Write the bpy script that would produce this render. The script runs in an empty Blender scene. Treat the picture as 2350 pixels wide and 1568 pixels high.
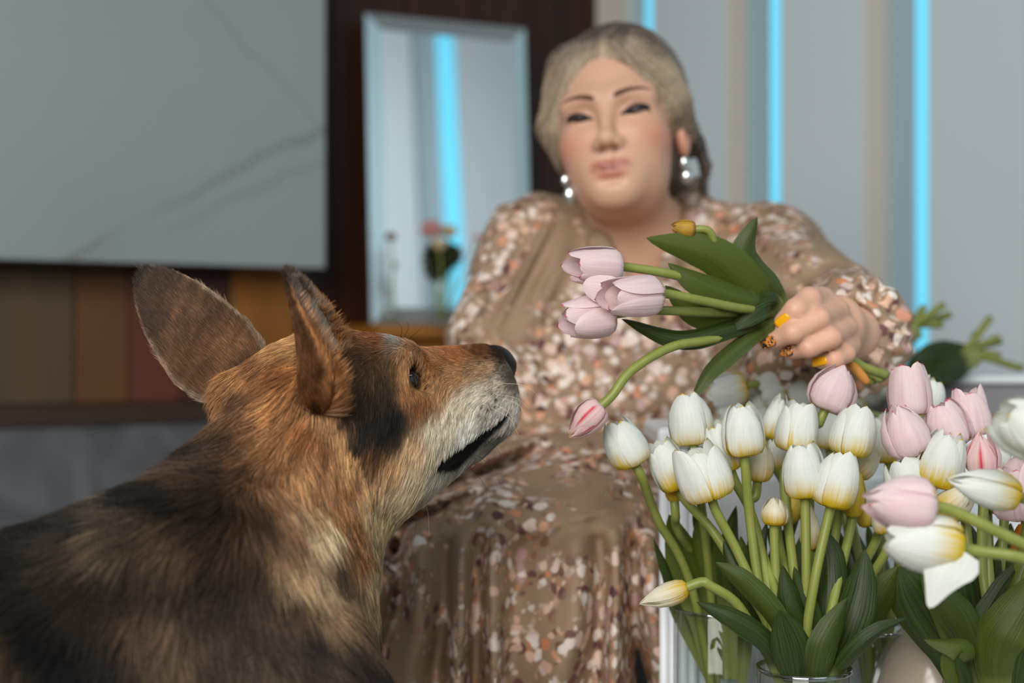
import bpy, math, random
import numpy as np
from mathutils import Vector, Matrix

# ---------------------------------------------------------------- camera, light, exposure
F = 3264.0                       # focal length in pixels of the 2350 x 1568 frame (50 mm on 36 mm)
HC = 0.80                        # camera height
scene = bpy.context.scene
col = scene.collection
cam_d = bpy.data.cameras.new('camera'); cam = bpy.data.objects.new('camera', cam_d); col.objects.link(cam)
cam_d.sensor_width = 36.0; cam_d.lens = 36.0 * F / 2350.0; cam_d.clip_start = 0.02
cam.location = (0, 0, HC); cam.rotation_euler = (math.pi / 2, 0, 0)
cam_d.dof.use_dof = True; cam_d.dof.focus_distance = 1.16; cam_d.dof.aperture_fstop = 3.2
scene.camera = cam
scene.view_settings.view_transform = 'Standard'; scene.view_settings.look = 'None'
scene.view_settings.gamma = 1.0; scene.view_settings.use_curve_mapping = False
scene.view_settings.exposure = 0.0
world = bpy.data.worlds.new('world'); scene.world = world; world.use_nodes = True
wb = world.node_tree.nodes['Background']; wb.inputs[0].default_value = (0.62, 0.68, 0.74, 1); wb.inputs[1].default_value = 0.24

def area_light(name, loc, target, size, power, color):
    d = bpy.data.lights.new(name, 'AREA'); d.shape = 'RECTANGLE'; d.size, d.size_y = size
    d.energy = power; d.color = color
    o = bpy.data.objects.new(name, d); col.objects.link(o); o.location = loc
    o.rotation_euler = (Vector(target) - Vector(loc)).to_track_quat('-Z', 'Y').to_euler()
    return o
area_light('window_light', (-0.75, -1.5, 2.0), (0.05, 1.7, 0.75), (2.0, 1.7), 112, (1.0, 0.975, 0.945))
area_light('mirror_wall_fill', (1.3, 0.1, 2.9), (2.3, -1.0, 1.4), (1.2, 1.2), 60, (0.92, 0.97, 1.0))  # unseen fill lamp, added to brighten the wall that the mirror reflects

random.seed(7); RNG = np.random.default_rng(11)

# ---------------------------------------------------------------- helpers
def P(x, y, d): return Vector(((x - 1175) / F * d, d, HC - (y - 784) / F * d))
def q(x, y, d): return np.array(((x - 1175) / F * d, d, HC - (y - 784) / F * d), np.float64)
def proj(p):
    return 1175 + F * p[:, 0] / p[:, 1], 784 + F * (HC - p[:, 2]) / p[:, 1]
def lin(c):
    c = np.asarray(c, np.float64) / 255.0
    return np.where(c <= 0.04045, c / 12.92, ((c + 0.055) / 1.055) ** 2.4)
def L4(r, g, b, k=1.0): return tuple(float(v) for v in lin((r, g, b)) * k) + (1.0,)

def tag(o, label=None, cat=None, group=None, kind=None):
    if label: o['label'] = label
    if cat: o['category'] = cat
    if group: o['group'] = group
    if kind: o['kind'] = kind
    return o
def empty(name, loc, label=None, cat=None, group=None):
    o = bpy.data.objects.new(name, None); col.objects.link(o); o.location = loc; o.empty_display_size = 0.05
    return tag(o, label, cat, group)
WM = {}
def link(name, data, mat=None, parent=None):
    o = bpy.data.objects.new(name, data); col.objects.link(o)
    if mat is not None and data is not None and len(data.materials) == 0: data.materials.append(mat)
    if parent is not None:
        o.parent = parent
        o.matrix_parent_inverse = WM.get(parent.name, Matrix.Translation(parent.location)).inverted()
    return o
def mesh(name, V, Fc, smooth=True, uv=None, colr=None):
    me = bpy.data.meshes.new(name)
    me.from_pydata([tuple(map(float, v)) for v in V] if not isinstance(V, np.ndarray) else V.tolist(), [], Fc.tolist() if isinstance(Fc, np.ndarray) else Fc)
    if smooth: me.polygons.foreach_set('use_smooth', [True] * len(me.polygons))
    if uv is not None:
        ul = me.uv_layers.new(name='UVMap'); li = np.zeros(len(me.loops), np.int32); me.loops.foreach_get('vertex_index', li)
        ul.data.foreach_set('uv', np.asarray(uv, np.float32)[li].ravel())
    if colr is not None:
        a = me.color_attributes.new('col', 'FLOAT_COLOR', 'POINT')
        c4 = np.ones((len(V), 4), np.float32); c4[:, :3] = colr; a.data.foreach_set('color', c4.ravel())
    me.update(); return me

def catmull(pts, n):
    p = np.asarray(pts, float); p = np.vstack([2 * p[0] - p[1], p, 2 * p[-1] - p[-2]])
    segs = len(p) - 3; out = []
    for t in np.linspace(0, segs, n):
        i = min(int(t), segs - 1); f = t - i
        a, b, c, d = p[i], p[i + 1], p[i + 2], p[i + 3]
        out.append(0.5 * (2 * b + (c - a) * f + (2 * a - 5 * b + 4 * c - d) * f * f + (3 * b - a - 3 * c + d) * f ** 3))
    return np.array(out)
def tube(path, rad, ns=10, cap=True):
    path = np.asarray(path, float); n = len(path)
    rad = np.full(n, rad) if np.isscalar(rad) else np.asarray(rad, float)
    T = np.gradient(path, axis=0); T /= np.linalg.norm(T, axis=1)[:, None] + 1e-12
    up = np.array([0.3, -1, 0.2]); u = np.cross(T[0], up); u /= np.linalg.norm(u)
    V = []; 
    for i in range(n):
        u = u - T[i] * (u @ T[i]); u /= np.linalg.norm(u); v = np.cross(T[i], u)
        for k in range(ns):
            a = 2 * math.pi * k / ns; V.append(path[i] + rad[i] * (math.cos(a) * u + math.sin(a) * v))
    Fc = [(i * ns + k, i * ns + (k + 1) % ns, (i + 1) * ns + (k + 1) % ns, (i + 1) * ns + k) for i in range(n - 1) for k in range(ns)]
    if cap: Fc += [tuple(range(ns - 1, -1, -1)), tuple(range((n - 1) * ns, n * ns))]
    return np.array(V), Fc
def lathe(prof, n=40, center=(0, 0, 0)):
    V = []; m = len(prof)
    for r, z in prof:
        for k in range(n):
            a = 2 * math.pi * k / n; V.append((center[0] + r * math.cos(a), center[1] + r * math.sin(a), center[2] + z))
    Fc = [(i * n + k, i * n + (k + 1) % n, (i + 1) * n + (k + 1) % n, (i + 1) * n + k) for i in range(m - 1) for k in range(n)]
    return np.array(V), Fc
def box(lo, hi):
    x0, y0, z0 = lo; x1, y1, z1 = hi
    V = [(x0, y0, z0), (x1, y0, z0), (x1, y1, z0), (x0, y1, z0), (x0, y0, z1), (x1, y0, z1), (x1, y1, z1), (x0, y1, z1)]
    return V, [(0, 3, 2, 1), (4, 5, 6, 7), (0, 1, 5, 4), (1, 2, 6, 5), (2, 3, 7, 6), (3, 0, 4, 7)]
def bevel(o, w, seg=2):
    m = o.modifiers.new('bevel', 'BEVEL'); m.width = w; m.segments = seg; m.limit_method = 'ANGLE'; return o
def sheet(grid):
    n, m = grid.shape[:2]
    return grid.reshape(-1, 3), [(i * m + j, i * m + j + 1, (i + 1) * m + j + 1, (i + 1) * m + j) for i in range(n - 1) for j in range(m - 1)]

# ---------------------------------------------------------------- noise + implicit surfaces
_perm = np.random.default_rng(5).random(4096).astype(np.float32)
def vnoise(p):
    p = np.asarray(p, np.float32); i = np.floor(p).astype(np.int64); f = p - i; f = f * f * (3 - 2 * f)
    def h(a, b, c): return _perm[((a * 73856093) ^ (b * 19349663) ^ (c * 83492791)) & 4095]
    x, y, z = i[:, 0], i[:, 1], i[:, 2]; r = 0
    for dx in (0, 1):
        for dy in (0, 1):
            for dz in (0, 1):
                w = (f[:, 0] if dx else 1 - f[:, 0]) * (f[:, 1] if dy else 1 - f[:, 1]) * (f[:, 2] if dz else 1 - f[:, 2])
                r = r + w * h(x + dx, y + dy, z + dz)
    return r
def ell(p, c, r):
    r = np.asarray(r, np.float32) * np.ones(3, np.float32); d = p - np.asarray(c, np.float32)
    k0 = np.sqrt(((d / r) ** 2).sum(1)); k1 = np.sqrt(((d / (r * r)) ** 2).sum(1)) + 1e-9
    return k0 * (k0 - 1) / k1
def cone(p, a, b, ra, rb):
    a = np.asarray(a, np.float32); b = np.asarray(b, np.float32); ba = b - a
    t = np.clip(((p - a) @ ba) / (ba @ ba), 0, 1)
    return np.sqrt(((p - a - t[:, None] * ba) ** 2).sum(1)) - (ra + (rb - ra) * t)
def rbox(p, c, h, r):
    d = np.abs(p - np.asarray(c, np.float32)) - (np.asarray(h, np.float32) - r)
    return np.sqrt((np.maximum(d, 0) ** 2).sum(1)) + np.minimum(d.max(1), 0) - r
def smin(a, b, k):
    h = np.maximum(k - np.abs(a - b), 0) / k; return np.minimum(a, b) - h * h * k * 0.25
def smax(a, b, k): return -smin(-a, -b, k)
def sstep(a, b, x):
    t = np.clip((x - a) / (b - a), 0, 1); return t * t * (3 - 2 * t)

def implicit(f, lo, hi, h, tol=1.35):
    """block-sparse surface nets of f(points) = 0"""
    B = 8; lo = np.asarray(lo, np.float64); n = np.ceil((np.asarray(hi) - lo) / (h * B)).astype(int)
    gi = np.stack(np.meshgrid(*[np.arange(k) for k in n], indexing='ij'), -1).reshape(-1, 3)
    fc = f((lo + (gi + 0.5) * h * B).astype(np.float32))
    gi = gi[np.abs(fc) < h * B * tol]
    o = np.stack(np.meshgrid(*[np.arange(B + 1)] * 3, indexing='ij'), -1).reshape(-1, 3)
    M = n.max() * B + 8
    key = lambda g: (g[..., 0] * M + g[..., 1]) * M + g[..., 2]
    cv, ck, ek, es = [], [], [[], [], []], [[], [], []]
    for s in range(0, len(gi), 400):
        G = gi[s:s + 400][:, None, :] * B + o[None]
        val = f((lo + G.reshape(-1, 3) * h).astype(np.float32)).reshape(len(G), B + 1, B + 1, B + 1)
        G = G.reshape(len(G), B + 1, B + 1, B + 1, 3); sg = val < 0
        c8 = [val[:, i:B + i, j:B + j, k:B + k] for i in (0, 1) for j in (0, 1) for k in (0, 1)]
        ins = sum((c < 0).astype(np.int8) for c in c8); act = (ins > 0) & (ins < 8)
        vals = np.stack([c[act] for c in c8], -1); base = G[:, :B, :B, :B][act]
        cr = np.array([(i, j, k) for i in (0, 1) for j in (0, 1) for k in (0, 1)], float)
        acc = np.zeros((len(vals), 3)); cnt = np.zeros(len(vals))
        for a in range(8):
            for b in range(a + 1, 8):
                if np.abs(cr[a] - cr[b]).sum() == 1:
                    m = (vals[:, a] < 0) != (vals[:, b] < 0); t = np.zeros(len(vals))
                    t[m] = vals[m, a] / (vals[m, a] - vals[m, b])
                    acc += np.where(m[:, None], cr[a] + t[:, None] * (cr[b] - cr[a]), 0); cnt += m
        cv.append(lo + (base + acc / cnt[:, None]) * h); ck.append(key(base))
        for ax in range(3):
            sl0 = [slice(None)] * 4; sl1 = [slice(None)] * 4; sl0[ax + 1] = slice(0, B); sl1[ax + 1] = slice(1, B + 1)
            ch = sg[tuple(sl0)] != sg[tuple(sl1)]
            ek[ax].append(key(G[tuple(sl0)][ch])); es[ax].append(sg[tuple(sl0)][ch])
    cv = np.concatenate(cv); ck = np.concatenate(ck); ck, ui = np.unique(ck, return_index=True); cv = cv[ui]
    quads = []; st = [M * M, M, 1]
    for ax in range(3):
        k, ui = np.unique(np.concatenate(ek[ax]), return_index=True); s = np.concatenate(es[ax])[ui]
        b, c = st[(ax + 1) % 3], st[(ax + 2) % 3]
        qd = np.stack([k, k - b, k - b - c, k - c], 1); idx = np.clip(np.searchsorted(ck, qd), 0, len(ck) - 1)
        ok = (ck[idx] == qd).all(1); idx = idx[ok]; s = s[ok]; idx[~s] = idx[~s][:, ::-1]; quads.append(idx)
    return cv, np.concatenate(quads)

# ---------------------------------------------------------------- materials
def mat(name, base=(0.8, 0.8, 0.8, 1), rough=0.5, spec=0.5, **kw):
    m = bpy.data.materials.new(name); m.use_nodes = True; b = m.node_tree.nodes['Principled BSDF']
    b.inputs['Base Color'].default_value = base; b.inputs['Roughness'].default_value = rough
    b.inputs['Specular IOR Level'].default_value = spec
    for k, v in kw.items(): b.inputs[k.replace('_', ' ')].default_value = v
    return m
class NT:
    def __init__(s, m): s.t = m.node_tree; s.b = s.t.nodes['Principled BSDF']
    def n(s, typ, **kw):
        nd = s.t.nodes.new(typ)
        for k, v in kw.items():
            if k.startswith('_'): setattr(nd, k[1:], v)
        return nd
    def l(s, a, b): s.t.links.new(a, b)
    def val(s, sock, v):
        if hasattr(v, 'links') or isinstance(v, bpy.types.NodeSocket): s.l(v, sock)
        else: sock.default_value = v
    def math(s, op, a, b=0.0, c=None, clamp=False):
        nd = s.n('ShaderNodeMath', _operation=op, _use_clamp=clamp); s.val(nd.inputs[0], a); s.val(nd.inputs[1], b)
        if c is not None: s.val(nd.inputs[2], c)
        return nd.outputs[0]
    def mix(s, f, a, b):
        nd = s.n('ShaderNodeMix', _data_type='RGBA'); s.val(nd.inputs[0], f); s.val(nd.inputs[6], a); s.val(nd.inputs[7], b); return nd.outputs[2]
    def smooth(s, v, a, b, lo=0.0, hi=1.0):
        nd = s.n('ShaderNodeMapRange', _interpolation_type='SMOOTHSTEP'); s.val(nd.inputs[0], v)
        for i, x in enumerate((a, b, lo, hi)): nd.inputs[1 + i].default_value = x
        return nd.outputs[0]
    def coord(s, which='Object'): return s.n('ShaderNodeTexCoord').outputs[which]
    def mapping(s, v, scale=(1, 1, 1), rot=(0, 0, 0), loc=(0, 0, 0)):
        nd = s.n('ShaderNodeMapping'); s.l(v, nd.inputs[0]); nd.inputs[1].default_value = loc; nd.inputs[2].default_value = rot; nd.inputs[3].default_value = scale; return nd.outputs[0]
    def noise(s, v, scale, detail=2.0, rough=0.5, dist=0.0, out=0):
        nd = s.n('ShaderNodeTexNoise'); s.l(v, nd.inputs['Vector']); nd.inputs['Scale'].default_value = scale; nd.inputs['Detail'].default_value = detail
        nd.inputs['Roughness'].default_value = rough; nd.inputs['Distortion'].default_value = dist; return nd.outputs[out]
    def voro(s, v, scale, rnd=1.0, feature='F1'):
        nd = s.n('ShaderNodeTexVoronoi', _feature=feature); s.l(v, nd.inputs['Vector']); nd.inputs['Scale'].default_value = scale; nd.inputs['Randomness'].default_value = rnd; return nd
    def ramp(s, f, stops):
        nd = s.n('ShaderNodeValToRGB'); s.l(f, nd.inputs[0]); e = nd.color_ramp.elements
        while len(e) < len(stops): e.new(0.5)
        for x, (p_, c) in zip(e, stops): x.position = p_; x.color = c
        return nd.outputs[0]
    def base(s, c): s.l(c, s.b.inputs['Base Color'])
    def bump(s, h, strength=0.3, dist=0.01):
        nd = s.n('ShaderNodeBump'); s.l(h, nd.inputs['Height']); nd.inputs['Strength'].default_value = strength; nd.inputs['Distance'].default_value = dist; s.l(nd.outputs[0], s.b.inputs['Normal'])
def attr_mat(name, rough=0.6, spec=0.3, gain=1.0, **kw):
    m = mat(name, rough=rough, spec=spec, **kw); t = NT(m); a = t.n('ShaderNodeAttribute'); a.attribute_name = 'col'; t.base(a.outputs['Color']); return m
def emis(name, c, s):
    m = bpy.data.materials.new(name); m.use_nodes = True; b = m.node_tree.nodes['Principled BSDF']
    b.inputs['Base Color'].default_value = c; b.inputs['Emission Color'].default_value = c; b.inputs['Emission Strength'].default_value = s; return m
def strands(name, pts, rad, colr, material, parent):
    """pts (N, n, 3); rad (N, n) ; colr (N, n, 3)"""
    N, n = pts.shape[:2]; hc = bpy.data.hair_curves.new(name); hc.add_curves([n] * N)
    hc.attributes['position'].data.foreach_set('vector', pts.astype(np.float32).ravel())
    ra = hc.attributes.get('radius') or hc.attributes.new('radius', 'FLOAT', 'POINT'); ra.data.foreach_set('value', rad.astype(np.float32).ravel())
    ca = hc.attributes.new('col', 'FLOAT_COLOR', 'POINT'); c4 = np.ones((N, n, 4), np.float32); c4[..., :3] = colr; ca.data.foreach_set('color', c4.ravel())
    return link(name, hc, material, parent)
# ================================================================ the room
# strip wall runs from the corner to the right and towards the camera, the dark wall from the corner to the left and towards it
CORNER = np.array((0.238, 3.707)); U1 = np.array((0.7467, -0.6651)); U2 = -np.array((math.cos(math.radians(30)), math.sin(math.radians(30))))
N1 = np.array((-0.6651, -0.7467)); N2 = np.array((0.5, -0.866))            # into the room
ZT = 2.7
def slab(name, origin, u, nrm, t0, t1, n0, n1, z0, z1, m, parent=None):
    V = []
    for z in (z0, z1):
        for t, n in ((t0, n0), (t1, n0), (t1, n1), (t0, n1)):
            p = origin + u * t + nrm * n; V.append((p[0], p[1], z))
    o = link(name, mesh(name, V, [(0, 3, 2, 1), (4, 5, 6, 7), (0, 1, 5, 4), (1, 2, 6, 5), (2, 3, 7, 6), (3, 0, 4, 7)], smooth=False), m, parent); return o

m_floor = mat('floor_wood', rough=0.45); t = NT(m_floor)
t.base(t.ramp(t.noise(t.mapping(t.coord(), (1, 12, 1)), 3, 4), [(0.3, L4(70, 50, 34)), (0.7, L4(105, 76, 50))]))
m_ceil = mat('ceiling_paint', L4(205, 205, 200), 0.9)
m_pale = mat('pale_paint', rough=0.7); t = NT(m_pale)
t.base(t.mix(t.noise(t.coord(), 1.5, 3), L4(206, 219, 225), L4(216, 226, 230)))
m_recess = mat('recess_paint', L4(170, 190, 198), 0.7)
m_beige = mat('beige_edge', L4(214, 206, 192), 0.7)
m_dark = mat('dark_wood', rough=0.45, spec=0.3); t = NT(m_dark)
t.base(t.ramp(t.noise(t.mapping(t.coord(), (60, 60, 1.2)), 1, 5, 0.6), [(0.25, L4(34, 16, 8)), (0.55, L4(58, 29, 14)), (0.8, L4(78, 41, 20))]))
m_marble = mat('white_marble', rough=0.25); t = NT(m_marble)
v = t.coord(); sx = t.n('ShaderNodeSeparateXYZ'); t.l(v, sx.inputs[0])
along = t.math('ADD', t.math('MULTIPLY', sx.outputs[0], 0.866), t.math('MULTIPLY', sx.outputs[1], 0.5))
wob = t.math('MULTIPLY', t.math('SUBTRACT', t.noise(v, 4.0, 4), 0.5), 0.13)
vein = None
for z0_, sl, wd, st_ in ((-0.115, 0.59, 0.020, 0.42), (0.25, -0.9, 0.012, 0.22), (-0.17, 0.5, 0.02, 0.2), (0.55, 0.35, 0.03, 0.3)):
    dz = t.math('ABSOLUTE', t.math('SUBTRACT', t.math('ADD', t.math('SUBTRACT', sx.outputs[2], 1.25 + z0_), wob), t.math('MULTIPLY', t.math('SUBTRACT', along, 0.95), sl)))
    one = t.math('MULTIPLY', t.math('MULTIPLY', t.smooth(dz, wd, 0.0), st_), t.smooth(t.noise(v, 3.0, 1), 0.22, 0.50))
    vein = one if vein is None else t.math('MAXIMUM', vein, one)
t.base(t.mix(vein, t.mix(t.noise(v, 1.6, 3), L4(144, 153, 154), L4(158, 165, 164)), L4(92, 90, 86)))
m_grey = mat('grey_marble', rough=0.4); t = NT(m_grey)
t.base(t.ramp(t.noise(t.coord(), 7, 5, 0.6, 0.8), [(0.3, L4(74, 76, 78)), (0.7, L4(112, 114, 116))]))
m_led = emis('led_light', (0.12, 0.53, 0.72, 1), 0.95)

tag(link('floor', mesh('floor', *box((-4, -3.5, -0.05), (5, 4.6, 0)), smooth=False), m_floor), kind='structure')
# strip wall: plain back, proud boards as pieces, an LED strip in every recess
w1 = tag(slab('wall_right', CORNER, U1, N1, -0.03, 4.6, -0.12, 0.0, 0, ZT, m_recess), kind='structure')
SP = 0.3665; T0 = 0.1613                                                   # first strip at T0 along the wall
for k in range(-1, 12):
    a = T0 + SP * k + 0.02; b = T0 + SP * (k + 1) - 0.085
    if k == -1: a = 0.0; b = T0 - 0.06
    slab('board', CORNER, U1, N1, a, b - 0.05 if k >= 0 else b, 0.0, 0.03, 0, ZT, m_pale if k >= 0 else m_beige, w1)
    if k >= 0: slab('board_edge', CORNER, U1, N1, b - 0.05, b, 0.0, 0.022, 0, ZT, m_beige, w1)
    if 0 <= k < 3:
        s = slab('led_strip', CORNER, U1, N1, T0 + SP * k - 0.018, T0 + SP * k + 0.018, 0.0, 0.012, 0.2, ZT, m_led)
        nth = ['next to the dark wood corner, behind the head', 'above the raised arm', 'above the lying cut bunches'][k]
        tag(s, 'cyan light strip in the pale wall ' + nth, 'light strip')
# dark wall
w2 = tag(slab('wall_back', CORNER, U2, N2, 0.0, 2.6, -0.12, 0.0, 0, ZT, m_dark), kind='structure')
for k in range(14):
    slab('panel', CORNER, U2, N2, 0.004 + k * 0.19, 0.004 + k * 0.19 + 0.186, 0.0, 0.008, 0, ZT, m_dark, w2)
# the wall behind the camera, seen in the mirror: same boards and strips
RB = np.array((2.9, -1.6)); UB = np.array((0.74, 0.67)); UB = UB / np.linalg.norm(UB); NB = np.array((-UB[1], UB[0]))
w3 = tag(slab('wall_front', RB, UB, NB, -3.2, 2.6, -0.12, 0.0, 0, ZT + 1.7, m_recess), kind='structure')
for k in range(-4, 4):
    a = 0.72 * k; slab('board', RB, UB, NB, a + 0.06, a + 0.50, 0, 0.03, 0, ZT + 1.7, m_pale, w3)
    s = slab('led_strip', RB, UB, NB, a - 0.055, a + 0.055, 0.0, 0.012, 0.95, ZT + 1.7, m_led)
    tag(s, 'cyan light strip on the pale wall seen only in the leaning mirror', 'light strip', 'cyan light strips shown in the mirror')

# ---------------------------------------------------------------- fireplace: marble slab, warm niche, grey hearth
fp = empty('fireplace', tuple(CORNER + U2 * 1.3) + (0,), 'fireplace of pale veined marble with a warm open niche and grey stone base', 'fireplace')
T1 = 0.822                                                                # right edge of the marble along the dark wall
def zat(y, t, n=0.0):
    p = CORNER + U2 * t + N2 * n; return HC - (y - 784) / F * p[1]
ZM = zat(617, T1, 0.18)
slab('marble_slab', CORNER, U2, N2, T1 + 0.04, 2.5, 0.06, 0.20, ZM, ZT, m_marble, fp)
niche = [((96, 64, 30), 0.50), ((122, 68, 26), 0.0), ((150, 60, 34), 0.0), ((96, 42, 26), 0.0), ((176, 112, 24), 0.0), ((120, 74, 22), 0)]
ZN = zat(925, 1.2, 0.15)
edges = [0.82, 0.862, 1.018, 1.13, 1.245, 1.36, 1.60, 2.5]; cols = [(58, 34, 22), (186, 116, 24), (92, 42, 26), (124, 60, 32), (128, 80, 30), (110, 84, 52), (84, 64, 42)]
for (a, b), c in zip(zip(edges[:-1], edges[1:]), cols):
    c = tuple(x * 0.80 for x in c); mm = mat('niche_panel_colour', L4(*c), 0.55); t = NT(mm)
    t.base(t.mix(t.noise(t.mapping(t.coord(), (30, 30, 2)), 1, 3), L4(*[x * 0.8 for x in c]), L4(*[min(255, x * 1.12) for x in c])))
    slab('niche_panel', CORNER, U2, N2, a + 0.002, b - 0.002, 0.01, 0.03, ZN, ZM + 0.05, mm, fp)
m_sill = mat('sill_wood', L4(58, 38, 22), 0.5)
slab('sill', CORNER, U2, N2, T1, 2.5, 0.01, 0.22, ZN - 0.035, ZN, m_sill, fp)
slab('hearth_base', CORNER, U2, N2, T1, 2.5, 0.01, 0.20, 0, ZN - 0.035, m_grey, fp)

# ---------------------------------------------------------------- wooden console under the mirror
m_console = mat('honey_wood', rough=0.4); t = NT(m_console)
t.base(t.ramp(t.noise(t.mapping(t.coord(), (3, 3, 40)), 1, 4), [(0.3, L4(128, 74, 14)), (0.7, L4(182, 116, 26))]))
ZC = HC + 0.036
cs = empty('console', tuple(CORNER + U2 * 0.42 + N2 * 0.2) + (0,), 'honey coloured wooden console standing under the leaning mirror', 'console')
slab('console_top', CORNER, U2, N2, 0.08, 0.80, 0.01, 0.34, ZC - 0.03, ZC, m_console, cs)
for a, b in ((0.09, 0.31), (0.32, 0.55), (0.56, 0.79)):
    bevel(slab('door', CORNER, U2, N2, a, b, 0.03, 0.32, 0.08, ZC - 0.04, m_console, cs), 0.006)
for a in (0.10, 0.74):
    for n in (0.05, 0.27): slab('foot', CORNER, U2, N2, a, a + 0.04, n, n + 0.04, 0, 0.08, m_dark, cs)

# ---------------------------------------------------------------- leaning mirror with bevelled mirror frame
m_mir = mat('mirror_glass', (0.88, 0.91, 0.91, 1), 0.015, Metallic=1.0)
m_mirf = mat('mirror_bevel', (0.80, 0.82, 0.80, 1), 0.22, Metallic=1.0)
PH = math.radians(24); mt = np.array((math.cos(PH), math.sin(PH), 0)); 
dTL = 3.28; A = q(838, 30, dTL); lean = np.array((-math.sin(PH), math.cos(PH), 0)) * 0.0
Wm = 0.405; Hm = A[2] - ZC - 0.003; back = 0.045
upv = np.array((-math.sin(PH) * back, math.cos(PH) * back, Hm)); Lm = np.linalg.norm(upv); upv = upv / Lm
nm = np.cross(mt, upv)                                                     # towards the camera side
BL = A - upv * Lm
mr = empty('leaning_mirror', tuple(BL), 'tall silvery edged mirror tilted against the dark wood wall', 'mirror')
def mquad(name, pts, m):
    V = [BL + mt * a + upv * b + nm * c for a, b, c in pts]; return link(name, mesh(name, V, [(0, 1, 2, 3)], smooth=False), m, mr)
fw = 0.038
V = [BL + mt * a + upv * b + nm * c for c in (-0.02, 0.0) for a, b in ((0, 0), (Wm, 0), (Wm, Lm), (0, Lm))]
link('mirror_back', mesh('mirror_back', V, [(0, 3, 2, 1), (0, 1, 5, 4), (1, 2, 6, 5), (2, 3, 7, 6), (3, 0, 4, 7)], smooth=False), m_dark, mr)
mquad('mirror_pane', [(fw, fw, 0.006), (Wm - fw, fw, 0.006), (Wm - fw, Lm - fw, 0.006), (fw, Lm - fw, 0.006)], m_mir)
i = [(fw, fw, 0.006), (Wm - fw, fw, 0.006), (Wm - fw, Lm - fw, 0.006), (fw, Lm - fw, 0.006)]; e = [(0, 0, 0), (Wm, 0, 0), (Wm, Lm, 0), (0, Lm, 0)]
for k in range(4):
    mquad('bevel_strip', [e[k], e[(k + 1) % 4], i[(k + 1) % 4], i[k]], m_mirf)

# ---------------------------------------------------------------- small vase of flowers on the console, and a bud vase
def glass(name, tint=(1, 1, 1, 1), shine=0.035):
    m = bpy.data.materials.new(name); m.use_nodes = True; nt = m.node_tree; nt.nodes.clear()
    o = nt.nodes.new('ShaderNodeOutputMaterial'); mx = nt.nodes.new('ShaderNodeMixShader'); tr = nt.nodes.new('ShaderNodeBsdfTransparent'); gl = nt.nodes.new('ShaderNodeBsdfGlossy'); fr = nt.nodes.new('ShaderNodeLayerWeight'); pw = nt.nodes.new('ShaderNodeMath'); pw.operation = 'POWER'; pw.inputs[1].default_value = 3.5; ma = nt.nodes.new('ShaderNodeMath'); ma.operation = 'MULTIPLY_ADD'; ma.inputs[1].default_value = 0.7; ma.inputs[2].default_value = shine
    tr.inputs[0].default_value = tint; gl.inputs['Roughness'].default_value = 0.02; nt.links.new(fr.outputs['Facing'], pw.inputs[0]); nt.links.new(pw.outputs[0], ma.inputs[0])
    nt.links.new(ma.outputs[0], mx.inputs[0]); nt.links.new(tr.outputs[0], mx.inputs[1]); nt.links.new(gl.outputs[0], mx.inputs[2]); nt.links.new(mx.outputs[0], o.inputs[0]); return m
m_glass = glass('clear_glass', (0.93, 0.95, 0.94, 1)); m_rim = glass('glass_rim', (0.80, 0.84, 0.83, 1), 0.30)
m_stem = mat('stem_green', rough=0.45); t = NT(m_stem)
t.base(t.mix(t.noise(t.coord(), 25, 3), L4(120, 130, 52), L4(158, 160, 78)))
def vase_profile(r, h, th=0.0022, flare=0.0):
    return [(0.0, 0.0), (r * 0.96, 0.0), (r, 0.004), (r, h * 0.6), (r + flare, h - 0.001), (r + flare - th * 0.5, h), (r + flare - th, h - 0.001), (r - th, h * 0.6), (r - th, 0.010), (0.0, 0.010)]
vp = q(1012, 700, 3.03)
va = tag(link('glass_vase', mesh('glass_vase', *lathe(vase_profile(0.031, 0.115), 32, (vp[0], vp[1], ZC))), m_glass), 'small clear glass vase on the wooden console before the mirror', 'vase')
m_fol = mat('dark_foliage', L4(44, 52, 20), 0.6); m_pk = mat('dusty_pink_petal', L4(196, 138, 134), 0.7); m_cr = mat('cream_petal', L4(200, 178, 140), 0.7); m_bn = mat('brown_bud', L4(120, 78, 58), 0.7)
def leaf_blob(c, r, n, seed, cr=0.5):
    g = np.random.default_rng(seed); V = []; Fc = []
    for k in range(n):
        d = g.normal(size=3); d /= np.linalg.norm(d); p = c + d * r * g.random() ** 0.4; a = g.normal(size=3); a /= np.linalg.norm(a)
        b = np.cross(a, g.normal(size=3)); b /= np.linalg.norm(b); s = r.mean() * cr
        i0 = len(V); V += [p - a * s, p + b * s * 0.4 + d * s * .15, p + a * s, p - b * s * 0.4 + d * s * .15]; Fc.append((i0, i0 + 1, i0 + 2, i0 + 3))
    return np.array(V), Fc
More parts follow.
